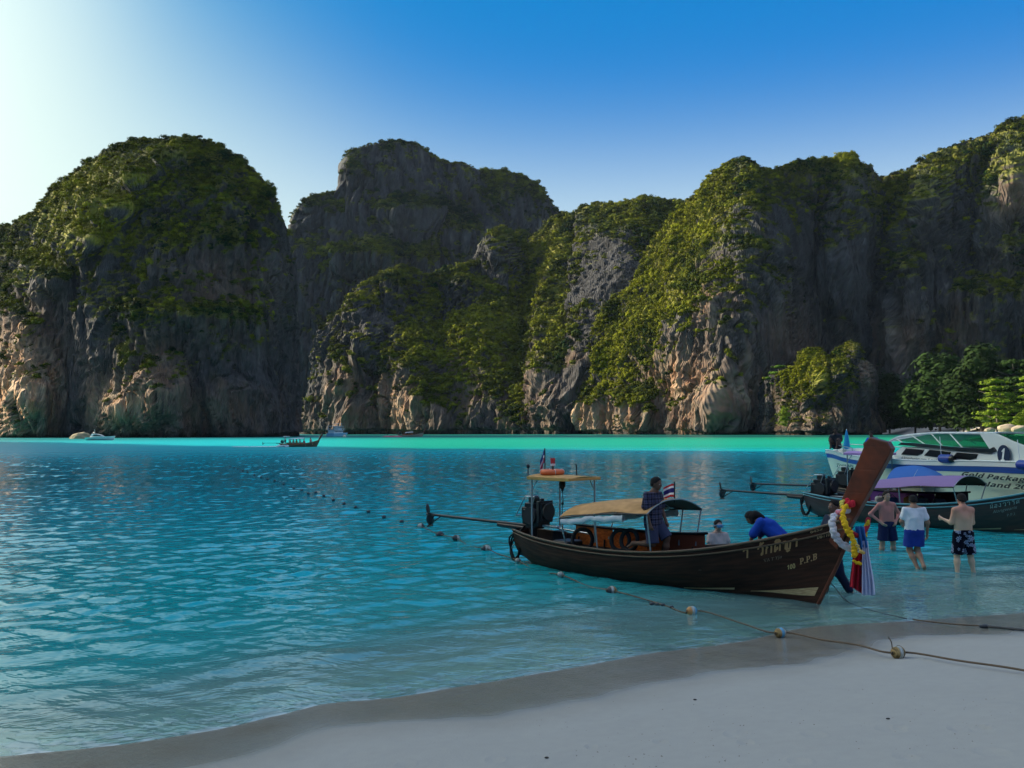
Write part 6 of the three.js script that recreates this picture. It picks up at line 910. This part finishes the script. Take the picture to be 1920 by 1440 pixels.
const ORD = 'first second third fourth fifth sixth seventh eighth ninth tenth eleventh twelfth thirteenth fourteenth fifteenth sixteenth seventeenth eighteenth nineteenth twentieth twenty-first'.split(' ');
[[432, 875], [440, 877], [447, 880], [455, 883], [464, 886], [477, 891], [490, 895], [502, 899], [515, 902], [532, 908], [551, 916], [566, 920], [578, 926], [592, 924], [607, 930], [625, 938], [645, 945], [667, 952], [691, 960], [720, 970], [753, 979]].forEach(([x, y], k) => {
  const p = onY(x, y, 0.02), t = thing('float', (k === 20 ? 'small dark float nearest the raised propeller in the line of floats' : k === 0 ? 'small dark float at the far end of the line of floats' : 'small dark float, ' + ORD[20 - k] + ' from the raised propeller in the line of floats'), 'float', [p.x, 0.03, p.z], 0, 'line of small dark floats'); mesh('float_body', new THREE.SphereGeometry(k < 9 ? 0.085 : 0.07, 12, 8).scale(1.1, 1, 1), dark, t);
});

// ---------------------------------------------------------------- far shore on the right: sand, boulders, trees
{
  const far = [[1630, 560], [1700, 500], [1800, 430], [1920, 360], [2100, 300]], g = sheet(60, 10, (u, v) => { const c = crom(far, u * 4), p = at(c[0], 800, c[1]); const h = 4.2 * Math.pow(v, 1.2) * (0.35 + 0.65 * smooth(0, 0.3, u)), q = V(p.x, 0, p.z), dir = V(p.x, 0, p.z).normalize(); q.addScaledVector(dir, lerp(-8, 40, v)); q.y = -0.4 + h + 0.3 * nz(u * 30, v * 4, 1) * v; return q; });
  tag(mesh('far_beach', g, std([0.55, 0.5, 0.42], 0.9)), 'strip of pale beach below the trees on the far right shore', null, null, 'structure').material.side = THREE.DoubleSide;
}
const barkMat = std([0.12, 0.1, 0.085], 0.9);
function tree(name, label, [px, py], d, hgt, wid, col, seed, { tiers = 0, n = 46, leaf = 0.2 } = {}) {
  const b = at(px, py, d), t = thing(name, label, 'tree', [b.x, b.y, b.z]), R = rng(seed), tr = [], cr = [];
  tr.push(tube([V(0, -2, 0), V(0.2, hgt * 0.25, 0.1), V(-0.2, hgt * 0.5, 0), V(0.1, hgt * 0.85, 0)], hgt * 0.02, 14, 7));
  for (let k = 0; k < 9; k++) { const a = R() * 6.28, y = hgt * (0.2 + 0.07 * k); tr.push(bar(V(0, y, 0), V(Math.cos(a) * wid * 0.4, y + hgt * 0.1, Math.sin(a) * wid * 0.4), hgt * 0.009, hgt * 0.004, 6)); }
  mesh('trunk', tr, barkMat, t);
  for (let k = 0; k < n; k++) {
    const u = (k + R()) / n, a = R() * 6.283, prof = Math.sin(Math.PI * Math.pow(lerp(0.12, 0.97, u), 0.75)), y = hgt * lerp(0.08, 0.97, tiers ? (Math.floor(u * tiers) + 0.2 * R()) / tiers : u), r = wid * 0.5 * prof * Math.sqrt(R()), s = wid * (0.2 + 0.14 * R()) * (tiers ? 0.8 : 1);
    cr.push(leafClump(seed * 100 + k, 130, leaf * 0.6, tiers ? 0.32 : 0.7).scale(s, s, s).translate(Math.cos(a) * r, y, Math.sin(a) * r));
  }
  const g = mergeGeometries(cr), C = new Float32Array(g.attributes.position.count * 3), P = g.attributes.position.array; for (let i = 0; i < C.length; i += 3) { const m = 0.7 + 0.5 * (0.5 + nz(P[i] * 0.7, P[i + 1] * 0.7, P[i + 2] * 0.7)); C[i] = col[0] * m; C[i + 1] = col[1] * m; C[i + 2] = col[2] * m; } g.setAttribute('color', new THREE.BufferAttribute(C, 3));
  mesh('crown', g, treeLeaf, t); return t;
}
const treeLeaf = phys([1, 1, 1], 0.8, { vertexColors: true, side: THREE.DoubleSide, specularIntensity: 0.2 });
const lime = [0.14, 0.2, 0.015], deep = [0.011, 0.024, 0.004];
tree('tree', 'bright lime green tree in layered tiers on the far right shore', [1869, 806], 352, 20, 15, lime, 1, { tiers: 8, n: 62, leaf: 0.17 });
tree('tree', 'bright green tree cut by the right edge of the picture, above the layered one', [1930, 790], 345, 18, 11, lime, 2, { tiers: 7, n: 50, leaf: 0.17 });
tree('bush', 'low light green bush at the right edge beside the boulders', [1918, 806], 338, 5, 7, lime, 3, { n: 24 });
tree('tree', 'bright green tree standing in the gap left of the rock islet', [1461, 724], 505, 13, 11, [0.08, 0.16, 0.014], 4, { tiers: 4, n: 30 });
tree('bush', 'yellow green bush at the foot of the rock islet\'s left side', [1471, 800], 462, 8.5, 7, lime, 5, { n: 26 });
[[1668, 806, 520, 28, 24, 'darkest tree beside the rock islet on the far right shore'], [1716, 806, 480, 25, 24, 'dark low tree left of the middle of the far right grove'], [1762, 806, 460, 33, 30, 'tallest dark tree in the middle of the far right grove'], [1806, 806, 430, 26, 24, 'dark tree just left of the bright layered tree'], [1840, 806, 420, 34, 26, 'tall dark tree behind the bright layered tree'], [1905, 806, 410, 32, 26, 'tall dark tree at the right end of the far grove']].forEach(([x, y, d, h, w, l], k) => tree('tree', l, [x, y], d, h, w, deep.map((c) => c * (1 + 0.5 * (k % 3))), 20 + k, { n: 70, tiers: k % 2 ? 8 : 0 }));
[[1890, 805, 332, 2.4, 'brown boulder on the far right beach beside the bright tree'], [1912, 806, 328, 1.9, 'pale boulder at the right end of the far beach'], [1856, 807, 345, 1.3, 'small pale boulder under the bright layered tree']].forEach(([x, y, d, s, l], k) => { const g = new THREE.IcosahedronGeometry(1, 3), a = g.attributes.position; for (let i = 0; i < a.count; i++) { const n = 1 + 0.4 * fbm(a.getX(i) + k * 5, a.getY(i), a.getZ(i), 3); a.setXYZ(i, a.getX(i) * n * 1.5 * s, a.getY(i) * n * s * 0.8, a.getZ(i) * n * s); } g.computeVertexNormals(); tag(mesh('boulder', g, std([0.4, 0.32, 0.22], 0.9)), l, 'rock').position.copy(at(x, y, d)); });

// ---------------------------------------------------------------- small things washed up on the sand
[[1303, 1313, 'dark pebble on the dry sand left of the highest buoy'], [1025, 1422, 'dark twig bit at the bottom edge of the sand'], [1665, 1349, 'dark shell bit on the dry sand at the right']].forEach(([x, y, l], k) => { const p = landAt(x, y), t = tag(mesh('pebble', new THREE.IcosahedronGeometry(0.011, 1).scale(1.8, 0.7, 1), std([0.05, 0.045, 0.04], 0.8)), l, 'pebble'); t.position.set(p.x, p.y + 0.008, p.z); });
{ const R = rng(8), g = []; for (let k = 0; k < 240; k++) { const px = 1000 + R() * 900, py = 1290 + R() * 150, p = landAt(px, py), s = 0.003 + 0.006 * R() * R(); g.push(new THREE.TetrahedronGeometry(s, 0).scale(1.6, 0.6, 1).rotateY(R() * 6).translate(p.x, p.y + s * 0.3, p.z)); }
  tag(mesh('debris', merge(g), std([0.12, 0.1, 0.08], 0.9)), 'tiny dark shell and twig crumbs scattered over the dry sand', null, null, 'stuff'); }

renderer.render(scene, camera);
